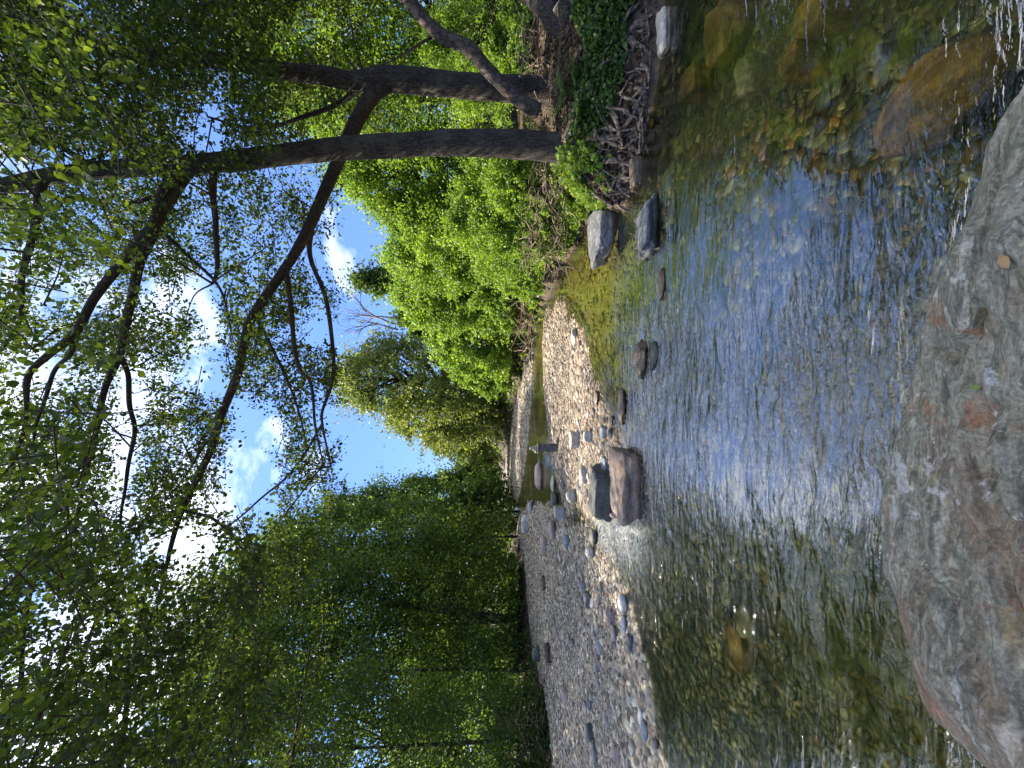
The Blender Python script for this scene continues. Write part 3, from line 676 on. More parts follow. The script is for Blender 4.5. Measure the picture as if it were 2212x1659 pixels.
stone(1180, 1199, 1122, 1166, 'rose_rock', 'smooth pink stone on the far part of the left gravel bar', 324, 0.08, ang=0.3)
stone(1165, 1183, 1157, 1204, 'rose_rock', 'long pink slab behind the smooth pink stone', 325, 0.1, ang=0.6, deep=0.5)
stone(1214, 1229, 1156, 1186, 'blue_rock', 'blue-grey flat stone on the gravel near the riffle', 326, 0.08, ang=0.5)
stone(1192, 1219, 1092, 1121, 'pale_rock', 'greenish pale stone beside the riffle', 327, 0.05, ang=0.8)
stone(1271, 1288, 1140, 1180, 'dark_rock', 'dark flat stone at the riffle edge of the gravel', 328, 0.03, ang=0.6)
stone(1262, 1282, 1178, 1206, 'pale_rock', 'round pale grey stone next to the dark flat one', 329, 0.05, ang=0.4)
stone(1217, 1243, 1055, 1087, 'pale_rock', 'creamy white stone at the left tip of the islet', 330, 0.05, ang=0.6)
stone(1248, 1268, 1004, 1046, 'pale_rock', 'pale stone lying behind the dark boulder', 331, 0.06, ang=0.6)
stone(1231, 1246, 710, 744, 'pale_rock', 'cream stone at the right tip of the gravel islet', 332, 0.03, ang=0.6)
stone(1246, 1256, 735, 757, 'brown_rock', 'small brown stone near the right tip of the islet', 333, 0.02, ang=0.6)
stone(1282, 1292, 843, 876, 'brown_rock', 'brown flat stone on the near edge of the islet', 334, 0.03, ang=0.6)
stone(1330, 1354, 1282, 1325, 'white_rock', 'pale oval stone with a dark pit at the waterline', 335, 0.04, ang=0.35)
stone(1300, 1324, 1311, 1351, 'rose_rock', 'layered reddish-brown cobble up from the pale oval stone', 336, 0.09, ang=0.7)
stone(1337, 1354, 1328, 1377, 'blue_rock', 'long blue-grey stone touching the pale oval one', 337, 0.04, ang=0.5, deep=0.5)
stone(1316, 1332, 1350, 1386, 'cobble', 'light taupe cobble above the long blue-grey stone', 338, 0.08, ang=0.4)
stone(1284, 1302, 1380, 1418, 'blue_rock', 'pointed slate-grey cobble in the middle of the gravel bar', 339, 0.1, ang=0.6)
stone(1349, 1367, 1369, 1407, 'grey_rock', 'grey ridged cobble near the water by the long blue-grey stone', 340, 0.05, ang=0.8)
stone(1323, 1341, 1424, 1465, 'grey_rock', 'solitary oval grey cobble with fine lines on the gravel bar', 341, 0.08, ang=0.3)
stone(1145, 1166, 1397, 1430, 'grey_rock', 'dark rounded boulder at the grassy back edge of the gravel', 342, 0.12, ang=0.6)
stone(1208, 1228, 1482, 1518, 'rose_rock', 'reddish cobble standing out at the back of the gravel bar', 343, 0.12, ang=0.5)
stone(1306, 1322, 1495, 1536, 'brown_rock', 'flat taupe cobble lying against a striped one', 344, 0.1, ang=0.3)
stone(1321, 1340, 1496, 1535, 'grey_rock', 'striped grey and white cobble beside the flat taupe one', 345, 0.08, ang=0.4)
stone(1315, 1331, 1481, 1499, 'white_rock', 'round white cobble touching the striped pair', 346, 0.09, ang=0.2)
stone(1379, 1401, 1557, 1600, 'blue_rock', 'bluish oval cobble by the water at the near end of the bar', 347, 0.04, ang=0.3)
stone(1375, 1390, 1527, 1567, 'white_rock', 'long white cobble beside the bluish oval one', 348, 0.05, ang=0.4, deep=0.5)
stone(1259, 1290, 1563, 1600, 'dark_rock', 'dark weathered stone with a pale top toward the near end of the bar', 349, 0.1, ang=0.8)
stone(1273, 1298, 1601, 1655, 'grey_rock', 'broad grey stone near the edge of the picture on the gravel', 350, 0.1, ang=0.7)
stone(1357, 1374, 1504, 1524, 'pale_rock', 'yellowish tan cobble near the waterline', 351, 0.06, ang=0.4)
stone(1404, 1422, 1595, 1619, 'cobble', 'mottled cobble half in the water at the near end', 352, 0.02, ang=0.4)
stone(1263, 1285, 1507, 1535, 'grey_rock', 'dark streaked cobble behind the flat taupe one', 353, 0.1, ang=0.6)
stone(1248, 1264, 1255, 1276, 'blue_rock', 'small bluish cobble in the middle of the far gravel', 354, 0.09, ang=0.3)
stone(1256, 1276, 1277, 1314, 'grey_rock', 'grey angular stone left of the small bluish cobble', 355, 0.1, ang=0.8)
stone(1318, 1340, 1606, 1644, 'rose_rock', 'brownish mottled stone beside the broad grey one', 356, 0.1, ang=0.6)
# stones of the right bank
stone(1413, 1448, 14, 128, 'pale_rock', 'long pale stone slab lying at the foot of the right bank', 360, 0.0, ang=0.8, deep=0.4, sub=5, name='boulder', cat='boulder')
stone(1355, 1386, 332, 412, 'brown_rock', 'mossy brown pointed stone at the waterline under the roots', 361, 0.0, ang=0.9, deep=0.5, sub=5)
def bank_stone(x0, x1, y0, y1, Yd, mat, label, seed, ang=0.8):
    c = W((x0 + x1) / 2, (y0 + y1) / 2, Yd); wd = (y1 - y0) * K * Yd; h = (x1 - x0) * K * Yd
    V, F_ = rock_shape(seed, 4, ang, 0.06); V = V * np.array([wd / 2, wd * 0.35, h / 2])
    o = build('stone', V, F_, M[mat]); o.location = c; tag(o, label, 'stone')
bank_stone(1326, 1345, 140, 228, 4.75, 'pale_rock', 'long cream stone stuck in the bank among ivy', 362, 0.7)
bank_stone(1355, 1374, 162, 201, 4.62, 'grey_rock', 'grey block in the bank below the cream stone', 363)
bank_stone(1311, 1327, 202, 247, 4.85, 'blue_rock', 'blue-grey stone held between two roots', 364)
bank_stone(1332, 1350, 273, 306, 4.75, 'blue_rock', 'small grey stone trapped in the root tangle', 365)
bank_stone(1278, 1299, 348, 380, 5.0, 'grey_rock', 'pale grey squared stone under the main tree roots', 366, 0.95)
# submerged stones
def bed_stone(x0, x1, y0, y1, mat, label, seed, deep=0.7, top=-0.05, ang=0.85):
    yc = (y0 + y1) / 2; c = G((x0 + x1) / 2, yc, -0.12); Yd = c[1]
    wd = (y1 - y0) * K * Yd; dp = abs(G(x0, yc, -0.12)[1] - G(x1, yc, -0.12)[1])
    V, F_ = rock_shape(seed, 5, ang, 0.05); V = V * np.array([wd / 2, dp / 2, 0.16])
    o = build('submerged_stone', V, F_, M[mat]); o.location = (c[0], c[1], top - 0.16); tag(o, label, 'stone')
bed_stone(1868, 2152, 85, 330, 'stained_rock', 'big orange-brown submerged stone near the foreground rock', 370, top=-0.004, ang=0.7)
bed_stone(1515, 1580, 0, 131, 'stained_rock', 'long tan submerged stone below the right bank', 371)
bed_stone(1680, 1730, 96, 168, 'stained_rock', 'small orange stone under water near the right edge', 372)
bed_stone(1725, 1795, -30, 68, 'stained_rock', 'golden submerged stone cut by the right edge of the view', 373)
bed_stone(1585, 1620, 120, 207, 'bed_rock', 'olive submerged stone off the right bank', 374)
bed_stone(1468, 1500, 150, 215, 'stained_rock', 'narrow orange submerged stone close to the roots', 379)
bed_stone(1870, 1912, 88, 152, 'bed_rock', 'reddish submerged stone behind the big orange-brown one', 375)
bed_stone(1560, 1592, 1248, 1313, 'white_rock', 'whitish submerged stone in the left shallows', 376, top=-0.02)
bed_stone(1594, 1632, 1313, 1390, 'bed_rock', 'grey-tan submerged oval stone left of the whitish one', 377)
bed_stone(1553, 1612, 1350, 1450, 'stained_rock', 'rust orange submerged stone in the left shallows', 378, top=-0.07)

# cairn
def put(name, c, dims, seed, mat, label, ang, sub=4, group=None):
    V, F_ = rock_shape(seed, sub, ang, 0.03); V = V * np.array(dims) / 2
    o = build(name, V, F_, M[mat]); o.location = c; tag(o, label, 'stone', group); return o
b0 = G(1209, 968, 0.07); Yd = b0[1]
hs = (1209 - 1163) * K * Yd + 0.02
bm = bmesh.new()
prof = [(-.075, 0), (.085, 0), (.095, .35), (.10, .8), (.085, 1.0), (-.03, 1.0), (-.075, .93), (-.08, .4)]
n_ = len(prof)
for yy in (-0.045, 0.045):
    for a, b in prof: bm.verts.new((a + 0.006 * math.sin(b * 17 + yy * 50), yy * (1 - 0.15 * b), b * hs))
bm.verts.ensure_lookup_table()
for k in range(n_): bm.faces.new([bm.verts[k], bm.verts[(k + 1) % n_], bm.verts[n_ + (k + 1) % n_], bm.verts[n_ + k]])
bm.faces.new([bm.verts[k] for k in range(n_)][::-1]); bm.faces.new([bm.verts[n_ + k] for k in range(n_)])
bmesh.ops.recalc_face_normals(bm, faces=bm.faces); bmesh.ops.bevel(bm, geom=bm.edges[:], offset=0.008, segments=2, affect='EDGES')
me = bpy.data.meshes.new('standing_slab'); bm.to_mesh(me); bm.free(); me.materials.append(M['grey_rock'])
o = bpy.data.objects.new('standing_slab', me); COL.objects.link(o); o.location = (b0[0], b0[1], 0.06); tag(o, 'upright narrow grey stone slab holding a little stack of pebbles', 'standing stone')
zt = 0.06 + hs; x_, y_ = b0[0] + 0.0, b0[1]
for dims, ox, lab, sd_ in (((0.24, 0.15, 0.045), -.01, 'widest flat pebble resting directly on the standing slab', 401), ((0.19, 0.13, 0.055), -.03, 'second pebble up in the stack on the standing slab', 402), ((0.13, 0.10, 0.05), -.01, 'third pebble up in the stack on the standing slab', 403), ((0.09, 0.07, 0.075), .0, 'small round pebble crowning the stack on the slab', 404)):
    put('stacked_stone', (x_ + ox, y_, zt + dims[2] / 2 - 0.003), dims, sd_, 'pale_rock', lab, 0.3); zt += dims[2] - 0.005

# countable cobbles on the bars: a few shapes, copied
cob = []
for k in range(9):
    V, F_ = rock_shape(500 + k, 3, 0.5, 0.05, 9); V = V * np.array([1, 0.72, 0.42]) * 0.5
    o = build('cobble', V, F_, M['cobble']); cob.append(o)
spots_ = []
r = np.random.default_rng(21)
cnt = 0
for (x0, x1, y0, y1, num, P, lab, grp, mx_) in ((1150, 1420, 1100, 1659, 190, P_left, 'rounded grey cobble lying loose among the small gravel of the left bar', 'cobbles scattered over the left gravel bar', 0.20),
                                              (1170, 1335, 690, 1080, 85, P_mid, 'sun-bleached cobble lying on the midstream gravel islet', 'cobbles scattered over the gravel islet', 0.20)):
    k = 0
    while k < num:
        a, b = r.uniform(x0, x1), r.uniform(y0, y1); p_ = G(a, b, 0.06)
        if sdf(P, np.array([p_[0]]), np.array([p_[1]]))[0] > -0.03: continue
        z_, bb_, so_ = terrain(p_[0], p_[1], True)
        if so_[0] > 0.4: k += 0.2; continue
        s_ = min(mx_, max(0.05, r.lognormal(math.log(18), 0.42) * K * p_[1]))
        src = cob[cnt % 9]
        o = src if cnt < 9 else src.copy()
        if cnt >= 9: COL.objects.link(o)
        o.location = (p_[0], p_[1], z_[0] + s_ * 0.1); o.scale = (s_, s_ * r.uniform(.8, 1.15), s_ * r.uniform(.7, 1.3))
        o.rotation_euler = (r.normal(0, .15), r.normal(0, .15), r.uniform(0, 6.28))
        tag(o, lab, 'cobble', grp); cnt += 1; k += 1

# a cobble that lies closest to a stone one can single out is named by it
_cob = [o for o in bpy.data.objects if o.get('category') == 'cobble']; _taken = set()
_named = [o for o in bpy.data.objects if o.get('category') in ('stone', 'boulder') and o.location.y > 3 and len(o['label'].split()) <= 11 and o.name.startswith(('stone', 'boulder'))]
for sto in _named:
    dd_c = [((c.location - sto.location).length, c) for c in _cob]; dmin, cb = min(dd_c, key=lambda t: t[0])
    if dmin < 0.8 and cb.name not in _taken:
        _taken.add(cb.name); cb['label'] = 'cobble lying nearest to the ' + sto['label']

# cut logs on the gravel
def log(dx, dy, length, rad, yaw, label, z0=0.12):
    p_ = G(dx, dy, z0); root = thing('cut_log', label, 'log', tuple(p_))
    d = np.array([math.cos(yaw), math.sin(yaw), 0.0])
    path = np.array([p_ + d * t_ + np.array([0, 0, rad * 0.8]) for t_ in np.linspace(-length / 2, length / 2, 8)])
    V, F_ = tube(path, np.full(8, rad), 14, 0.08, 3, ends=False); a = Acc(); a.add(V, F_); a.build('bark', M['bark_smooth'], root)
    for e, sg in ((0, -1), (-1, 1)):
        P0 = np.array([path[e] - d * sg * 0.01, path[e] + d * sg * 0.006]); V, F_ = tube(P0, np.array([rad * .97, rad * .95]), 14); a = Acc(); a.add(V, F_); a.build('cut_end', M['cutwood'], root)
log(1180, 1262, 0.42, 0.075, RAD(50), 'short cut log with orange end lying far back on the gravel')
log(1190, 1412, 0.45, 0.09, RAD(48), 'nearer cut log with orange end beside the dark boulder on the gravel')

# ------------------------------------------------------------------ near trees: alders on the right bank
def px_path(pts, n):     # pts: (dx, dy, Y, width in reading units)
    P = np.array([W(a, b, Yd) for a, b, Yd, w in pts]); R = np.array([w * K * Yd / 2 for a, b, Yd, w in pts])
    Q = smooth_path(P, n); rr = np.interp(np.linspace(0, 1, n), np.linspace(0, 1, len(R)), R)
    return Q, rr
def add_branch(root, pts, n=30, sides=10, mat='bark_limb', name='branch', rough=0.06, seed=1, wob=0.0):
    Q, rr = px_path(pts, n)
    if wob: Q = Q + wob * np.stack([noise(Q, 1.6, seed), noise(Q, 1.6, seed + 5), noise(Q, 1.6, seed + 9)], -1) * np.minimum(1, np.linspace(0, 4, n))[:, None]
    V, F_ = tube(Q, rr, sides, rough, seed); a = Acc(); a.add(V, F_); a.build(name, M[mat], root); return Q, rr
limbs = {}
bA = W(1200, 318, 5.5)
tA = thing('alder_tree', 'tall straight alder with ridged bark nearest the stream on the right bank', 'tree', tuple(bA))
limbs['A'] = []
TA_ = [(1262, 322, 5.5, 100), (1225, 320, 5.5, 82), (1190, 318, 5.5, 66), (1100, 312, 5.5, 60), (1000, 310, 5.5, 57), (900, 312, 5.5, 55), (800, 317, 5.45, 52), (700, 325, 5.4, 48), (600, 337, 5.35, 46), (500, 348, 5.3, 45), (400, 358, 5.25, 44), (300, 362, 5.2, 40), (200, 370, 5.1, 38), (100, 383, 5.0, 34), (0, 405, 4.9, 30), (-200, 440, 4.8, 24), (-420, 470, 4.7, 16)]
TA = [(a, b, c, w * 0.9) for a, b, c, w in TA_]
add_branch(tA, TA, 110, 28, 'bark', 'trunk', 0.07)
A_br = [
 [(392, 375, 5.25, 34), (362, 410, 5.2, 28), (331, 497, 5.0, 24), (301, 530, 4.95, 22), (268, 567, 4.9, 19), (208, 641, 4.8, 17), (167, 711, 4.7, 16), (104, 771, 4.6, 13), (67, 818, 4.5, 11), (60, 900, 4.4, 8), (30, 1000, 4.4, 5)],
 [(400, 372, 5.3, 30), (372, 420, 5.4, 22), (330, 500, 5.5, 20), (295, 577, 5.5, 18), (275, 695, 5.4, 16), (261, 771, 5.3, 14), (231, 838, 5.2, 12), (208, 932, 5.1, 10), (190, 1030, 5.0, 8), (165, 1150, 5.0, 6)],
 [(261, 771, 5.3, 11), (275, 812, 5.4, 9), (276, 879, 5.4, 9), (282, 932, 5.5, 8), (268, 1010, 5.6, 7), (262, 1160, 5.7, 4)],
 [(462, 372, 5.3, 16), (462, 430, 5.1, 13), (463, 500, 5.0, 11), (460, 577, 4.9, 9), (450, 610, 4.8, 6)],
 [(88, 392, 5.0, 20), (75, 440, 4.8, 15), (68, 520, 4.7, 12), (50, 600, 4.6, 10), (22, 700, 4.6, 7), (-10, 760, 4.6, 5)],
 [(154, 730, 4.7, 10), (154, 761, 4.7, 9), (114, 795, 4.8, 8), (95, 850, 4.8, 7), (78, 929, 4.9, 5), (80, 1000, 4.9, 3)],
 [(400, 395, 5.25, 12), (355, 405, 5.2, 9), (300, 430, 5.1, 8), (270, 440, 5.0, 5)],
 [(226, 878, 5.1, 8), (193, 981, 5.2, 7), (150, 1075, 5.3, 5), (158, 1200, 5.4, 3)],
 [(335, 490, 5.5, 9), (420, 560, 5.7, 7), (480, 640, 5.9, 5), (500, 720, 6, 3)],
 [(210, 372, 5.1, 16), (150, 330, 5.3, 12), (60, 260, 5.6, 9), (-20, 200, 5.8, 6)],
]
for k, b in enumerate(A_br): limbs['A'].append(add_branch(tA, b, 36, 9, seed=k + 20, wob=0.05)[0])
bB = W(1195, 200, 5.7)
tB = thing('alder_tree', 'forked alder behind the first, one limb reaching far across the sky', 'tree', tuple(bB)); limbs['B'] = []
add_branch(tB, [(1250, 205, 5.7, 80), (1190, 200, 5.7, 54), (1100, 193, 5.7, 50), (1000, 186, 5.7, 48), (900, 175, 5.7, 47), (850, 172, 5.7, 46), (812, 172, 5.7, 44), (760, 176, 5.7, 36), (700, 164, 5.6, 34), (620, 155, 5.6, 32), (540, 138, 5.5, 34), (450, 130, 5.5, 30), (330, 125, 5.4, 27), (200, 100, 5.3, 24), (60, 80, 5.2, 20), (-200, 60, 5.1, 14)], 90, 24, 'bark', 'trunk', 0.08)
Bl = [(838, 178, 5.7, 38), (806, 205, 5.75, 32), (780, 245, 5.8, 30), (757, 290, 5.85, 29), (735, 340, 5.9, 27), (712, 390, 5.9, 25), (690, 440, 5.9, 24), (666, 494, 5.9, 22), (629, 561, 5.85, 20), (549, 678, 5.8, 18), (529, 735, 5.75, 17), (512, 812, 5.7, 16), (479, 896, 5.7, 15), (452, 981, 5.7, 13), (395, 1099, 5.6, 11), (372, 1170, 5.6, 9), (353, 1254, 5.6, 6), (330, 1350, 5.6, 3)]
limbs['B'].append(add_branch(tB, Bl, 90, 12, seed=51)[0])
for k, b in enumerate([
 [(616, 574, 5.85, 11), (633, 701, 5.7, 10), (646, 795, 5.6, 8), (669, 828, 5.6, 7), (690, 929, 5.5, 5), (700, 1000, 5.5, 3)],
 [(672, 484, 5.9, 13), (673, 554, 6.0, 10), (706, 661, 6.1, 9), (720, 778, 6.1, 8), (716, 828, 6.1, 7), (700, 889, 6.1, 6), (703, 929, 6.1, 5), (712, 1010, 6.1, 3)],
 [(479, 896, 5.7, 7), (440, 960, 5.9, 6), (400, 1030, 6.0, 4), (360, 1080, 6.0, 3)],
 [(398, 1104, 5.6, 7), (461, 1127, 5.7, 6), (541, 1198, 5.8, 5), (560, 1283, 5.9, 3)],
 [(697, 915, 6.1, 6), (645, 1005, 6.2, 5), (555, 1090, 6.3, 4), (480, 1150, 6.3, 3)],
 [(549, 678, 5.8, 8), (600, 780, 5.9, 6), (640, 880, 6.0, 4), (660, 960, 6.0, 2)],
 [(790, 180, 5.7, 14), (720, 230, 5.9, 10), (620, 260, 6.0, 8), (540, 270, 6.1, 6), (450, 250, 6.1, 4)],
 [(560, 140, 5.5, 14), (480, 80, 5.6, 10), (400, 40, 5.8, 7), (330, 0, 5.9, 5)],
 [(330, 125, 5.4, 12), (260, 180, 5.6, 9), (200, 250, 5.8, 7), (140, 300, 5.9, 4)]]):
    limbs['B'].append(add_branch(tB, b, 36, 8, seed=k + 60, wob=0.05)[0])
tC = thing('leaning_tree', 'thin bare trunk leaning away to the upper right from the alder base', 'tree', tuple(W(1150, 235, 5.45)))
add_branch(tC, [(1160, 240, 5.5, 32), (1130, 222, 5.4, 30), (1090, 190, 5.3, 28), (1050, 150, 5.2, 28), (1015, 112, 5.1, 30), (960, 78, 5.0, 30), (930, 50, 4.9, 28), (890, 8, 4.8, 28), (820, -70, 4.6, 26), (700, -200, 4.4, 20)], 60, 18, 'bark_smooth', 'trunk', 0.1, wob=0.03)
limbs['C'] = [add_branch(tC, [(950, 70, 5.0, 7), (900, 100, 5.1, 6), (850, 130, 5.2, 4), (800, 150, 5.3, 2)], 20, 6)[0], add_branch(tC, [(820, -70, 4.6, 16), (700, -60, 4.6, 12), (560, -20, 4.7, 9), (400, 20, 4.8, 5)], 24, 8)[0]]
tD = thing('old_tree', 'thick old trunk with deep bark at the extreme right edge of the bank', 'tree', tuple(W(1210, 30, 4.8)))
add_branch(tD, [(1235, 62, 4.9, 66), (1205, 45, 4.9, 52), (1180, 18, 4.9, 52), (1140, -30, 4.9, 56), (1000, -120, 4.8, 60), (700, -250, 4.7, 50), (300, -420, 4.5, 40)], 50, 24, 'bark', 'trunk', 0.08)
add_branch(tD, [(700, -250, 4.7, 24), (500, -200, 4.8, 16), (300, -120, 4.9, 10), (150, -30, 5, 5)], 24, 8)
tS = thing('tree_stump', 'sawn stump beside the thick old trunk on the right bank', 'stump', tuple(W(1255, 30, 4.7)))
Q, rr = px_path([(1262, 70, 4.75, 66), (1240, 45, 4.72, 56), (1222, 18, 4.7, 50), (1212, 4, 4.68, 48)], 20)
V, F_ = tube(Q, rr, 20, 0.06, 4); a = Acc(); a.add(V, F_); a.build('bark', M['bark'], tS)
V, F_ = tube(np.array([Q[-1] - 0.0 * (Q[-1] - Q[-2]), Q[-1] + (Q[-1] - Q[-2]) * 0.6]), np.array([rr[-1] * 0.94, rr[-1] * 0.93]), 20); a = Acc(); a.add(V, F_); a.build('cut_face', M['pale_rock'], tS)

# roots of the main alder
def surf(x, y, off=0.02): return np.array([x, y, hgt(x, y) + off])
r = np.random.default_rng(33)
def root_tube(pts, r0, r1, n=26, wob=0.05, seed=1):
    Q = smooth_path(np.array(pts), n)
    Q = Q + wob * np.stack([noise(Q, 4.5, seed), noise(Q, 4.5, seed + 3), 0.8 * noise(Q, 4.5, seed + 7)], -1)
    return tube(Q, np.linspace(r0, r1, n), 8, 0.12, seed)
main_roots = [
 [(1215, 325), (1250, 330), (1290, 355), (1300, 395), (1330, 430), (1352, 462)],
 [(1220, 300), (1262, 300), (1290, 290), (1330, 300), (1360, 330), (1372, 350)],
 [(1210, 340), (1235, 360), (1262, 385), (1285, 420), (1300, 450), (1345, 470)],
 [(1225, 310), (1240, 240), (1262, 190), (1275, 140), (1260, 90)],
 [(1262, 190), (1290, 215), (1310, 260), (1345, 290), (1372, 300)],
 [(1262, 185), (1300, 225), (1330, 255), (1345, 300), (1350, 325)],
 [(1330, 300), (1350, 270), (1370, 240), (1385, 210), (1398, 195)],
 [(1300, 395), (1335, 380), (1362, 390), (1378, 400)],
 [(1290, 355), (1320, 345), (1350, 352), (1374, 370)],
 [(1372, 240), (1385, 225), (1378, 205), (1400, 215)],
 [(1340, 340), (1352, 370), (1340, 400), (1362, 425), (1370, 440)],
 [(1350, 90), (1372, 60), (1395, 40), (1410, 30)],
 [(1352, 80), (1378, 100), (1400, 115), (1412, 130)],
 [(1310, 450), (1330, 440), (1350, 450), (1368, 455)],
 [(1240, 340), (1255, 400), (1262, 440), (1256, 500)],
]
def bank_hit(a, b, lift=0.03):
    """follow the line of sight down to the bank"""
    c = np.array(ray(a, b)); t_ = np.linspace(3.0, 9.0, 240); P = np.array([0, 0, CAM_H]) + t_[:, None] * c
    h = terrain(P[:, 0], P[:, 1]); k = np.argmax(P[:, 2] < h + lift)
    return P[k] if (P[:, 2] < h + lift).any() else P[-1]
for k, pts in enumerate(main_roots):
    P = [bank_hit(a, b) for a, b in pts]
    V, F_ = root_tube(P, 0.045 if k < 6 else 0.028, 0.012, 34, 0.05, 300 + k * 11); a = Acc(); a.add(V, F_); a.build('root', M['root'], tA)
# the fine root tangle
a_ = Acc()
for k in range(120):
    a0, b0_ = r.uniform(1280, 1395), r.choice([r.uniform(190, 470), r.uniform(20, 190)], p=[.8, .2])
    P = [bank_hit(a0, b0_, 0.05)]
    ang = r.uniform(-1.2, 1.2)
    for q in range(4):
        a0 += r.uniform(8, 34) * math.cos(ang); b0_ += r.uniform(10, 40) * math.sin(ang); ang += r.normal(0, 0.5)
        P.append(bank_hit(min(a0, 1395), b0_, r.uniform(0.02, 0.10)))
    V, F_ = root_tube(P, r.uniform(0.006, 0.026), 0.003, 18, 0.08, 700 + k * 7); a_.add(V, F_)
tag(a_.build('root_tangle', M['root']), 'tangle of thin bare roots hanging down the right bank to the water', 'roots', kind='stuff')

# canopy: leaf sprays carried on twigs around the drawn limbs
cov = np.array([  # rows: every 100 across the picture, columns: every 100 from the top of the trees down
 [.97,.93,.82,.88,.92,.92,.80,.55,.25,.10,.06],
 [.95,.92,.85,.75,.88,.90,.85,.55,.20,.06,0],
 [.82,.88,.88,.88,.90,.75,.65,.45,.12,0,0],
 [.90,.82,.75,.65,.45,.30,.60,.35,.12,0,0],
 [.72,.78,.72,.70,.35,.50,.70,.20,0,0,0],
 [.65,.76,.80,.76,.60,.50,.72,.40,0,0,0],
 [.72,.72,.72,.72,.82,.70,.70,.36,0,0,0],
 [.82,.65,.74,.74,.82,.70,.80,.36,0,0,0],
 [.82,.72,.78,.64,.62,.70,.78,.40,0,0,0],
 [.78,.78,.70,.78,.60,.20,.74,.34,0,0,0],
 [.78,.74,.78,.86,.42,.16,.60,.28,0,0,0],
 [.82,.70,.82,.86,.72,.50,.40,.16,0,0,0],
 [.72,.86,.86,.86,.82,.75,.50,.12,0,0,0],
 [.82,.86,.86,.86,.86,.75,.40,.06,0,0,0],
 [.86,.86,.86,.86,.86,.75,.45,.16,0,0,0],
 [.86,.86,.86,.86,.86,.75,.50,.2,0,0,0],
 [.88,.88,.88,.88,.86,.75,.50,.2,0,0,0]])
def coverage(a, b):
    x = np.clip(a / 100 - 0.5, 0, 9.999); y = np.clip(b / 100 - 0.5, 0, 15.999)
    i = x.astype(int); j = y.astype(int); fx = x - i; fy = y - j
    c = cov[j, i] * (1 - fx) * (1 - fy) + cov[j, i + 1] * fx * (1 - fy) + cov[j + 1, i] * (1 - fx) * fy + cov[j + 1, i + 1] * fx * fy
    c = np.where(a < 0, np.interp(b, [200, 420, 1150, 1400], [0.93, 0.40, 0.45, 0.8]), c)  # unseen leaves above the view: density shaped for shade and the water's reflection
    return np.where((a > 735) & (b > 330), 0, c)
r = np.random.default_rng(99)
NS = 46000
a = r.uniform(-620, 1080, NS); b = r.uniform(-320, 1960, NS)
c = coverage(a, b)
lam = -np.log(1 - np.clip(c, 0, .975))
nz_ = fbm(np.stack([a / 100, b / 100, a * 0], -1), 1.1, 3, 5)
keep = r.uniform(0, 1, NS) < np.clip((lam / np.where(b > 1080, 1.8, 2.0)) ** 1.1 * (1 + 1.4 * nz_), 0, 1)
keep &= ~((np.abs(a - 550) < 52) & (np.abs(b - 1010) < 100))       # the gap of open sky between the limbs
a, b = a[keep], b[keep]
Yd = r.uniform(4.0, 8.0, len(a)) ; Yd = np.where(b > 1120, r.uniform(3.2, 12.0, len(a)), Yd)
Yd = np.where((b > 380) & (b < 1120) & (r.uniform(size=len(a)) < 0.75), r.uniform(6.0, 8.8, len(a)), Yd)
Yd = np.where(a > 600, r.uniform(5.8, 7.8, len(a)), Yd)
Yd = np.where((a < 250) & (r.uniform(size=len(a)) < 0.04), r.uniform(2.3, 3.2, len(a)), Yd)
rr_ = (830 - b) * K; dd_ = (a - 1106) * K; ty_ = Yd / (CP - dd_ * SP)
SC = np.stack([rr_ * ty_, Yd, CAM_H + (-SP - dd_ * CP) * ty_], -1)
SC = SC[(SC[:, 2] < 13.5)]
# own the sprays by tree
allL = {k: np.concatenate(v) for k, v in limbs.items() if v}
tE = thing('overhanging_tree', 'tree of the left bank whose leafy boughs hang over the stream at upper left', 'tree', (-7.2, 3.2, 0.5))
Epaths = []
def wtube(root, pts, r0, r1, n=40, sides=10, mat='bark_limb', name='branch', seed=1, wob=0.06, rough=0.06):
    Q = smooth_path(np.array(pts, float), n); Q = Q + wob * np.stack([noise(Q, 1.3, seed), noise(Q, 1.3, seed + 3), noise(Q, 1.3, seed + 6)], -1)
    V, F_ = tube(Q, np.linspace(r0, r1, n), sides, rough, seed); a = Acc(); a.add(V, F_); a.build(name, M[mat], root); return Q
wtube(tE, [(-7.2, 3.2, 0.2), (-7.1, 3.3, 2.5), (-6.8, 3.5, 5), (-6.5, 3.7, 8), (-6.3, 3.8, 11)], 0.2, 0.07, 50, 18, 'bark', 'trunk', 5)
for k, pts in enumerate([[(-6.9, 3.4, 4.2), (-5.6, 3.9, 5.2), (-4.4, 4.6, 5.8), (-3.2, 5.2, 6.1), (-2.3, 5.6, 6.2)], [(-6.7, 3.6, 6), (-5.2, 4.5, 7), (-3.6, 5.5, 7.8), (-2.0, 6.2, 8.2)],
                         [(-6.9, 3.4, 5), (-5.8, 3.2, 6), (-4.2, 3.0, 6.8), (-2.8, 3.2, 7.3)], [(-6.8, 3.5, 3.6), (-6.2, 4.6, 4.2), (-5.6, 6.0, 4.6), (-4.6, 7.2, 4.9)], [(-6.6, 3.7, 7.5), (-5.5, 5.5, 8.3), (-4.5, 7, 9)], [(-6.8, 3.5, 5.5), (-6.2, 6.0, 6.4), (-5.4, 8.4, 7.0), (-4.4, 10.0, 7.4)], [(-6.6, 3.6, 7), (-4.8, 6.4, 8.2), (-3.2, 8.6, 9.0), (-2.2, 9.8, 9.3)], [(-6.9, 3.4, 4.6), (-7.2, 6.5, 5.4), (-7.4, 9.0, 5.8)]]):  # last three boughs added to shade the left gravel bar
    Epaths.append(wtube(tE, pts, 0.05, 0.012, 40, 8, seed=k + 9))
allL['E'] = np.concatenate(Epaths)
trees = {'A': tA, 'B': tB, 'C': tC, 'E': tE}
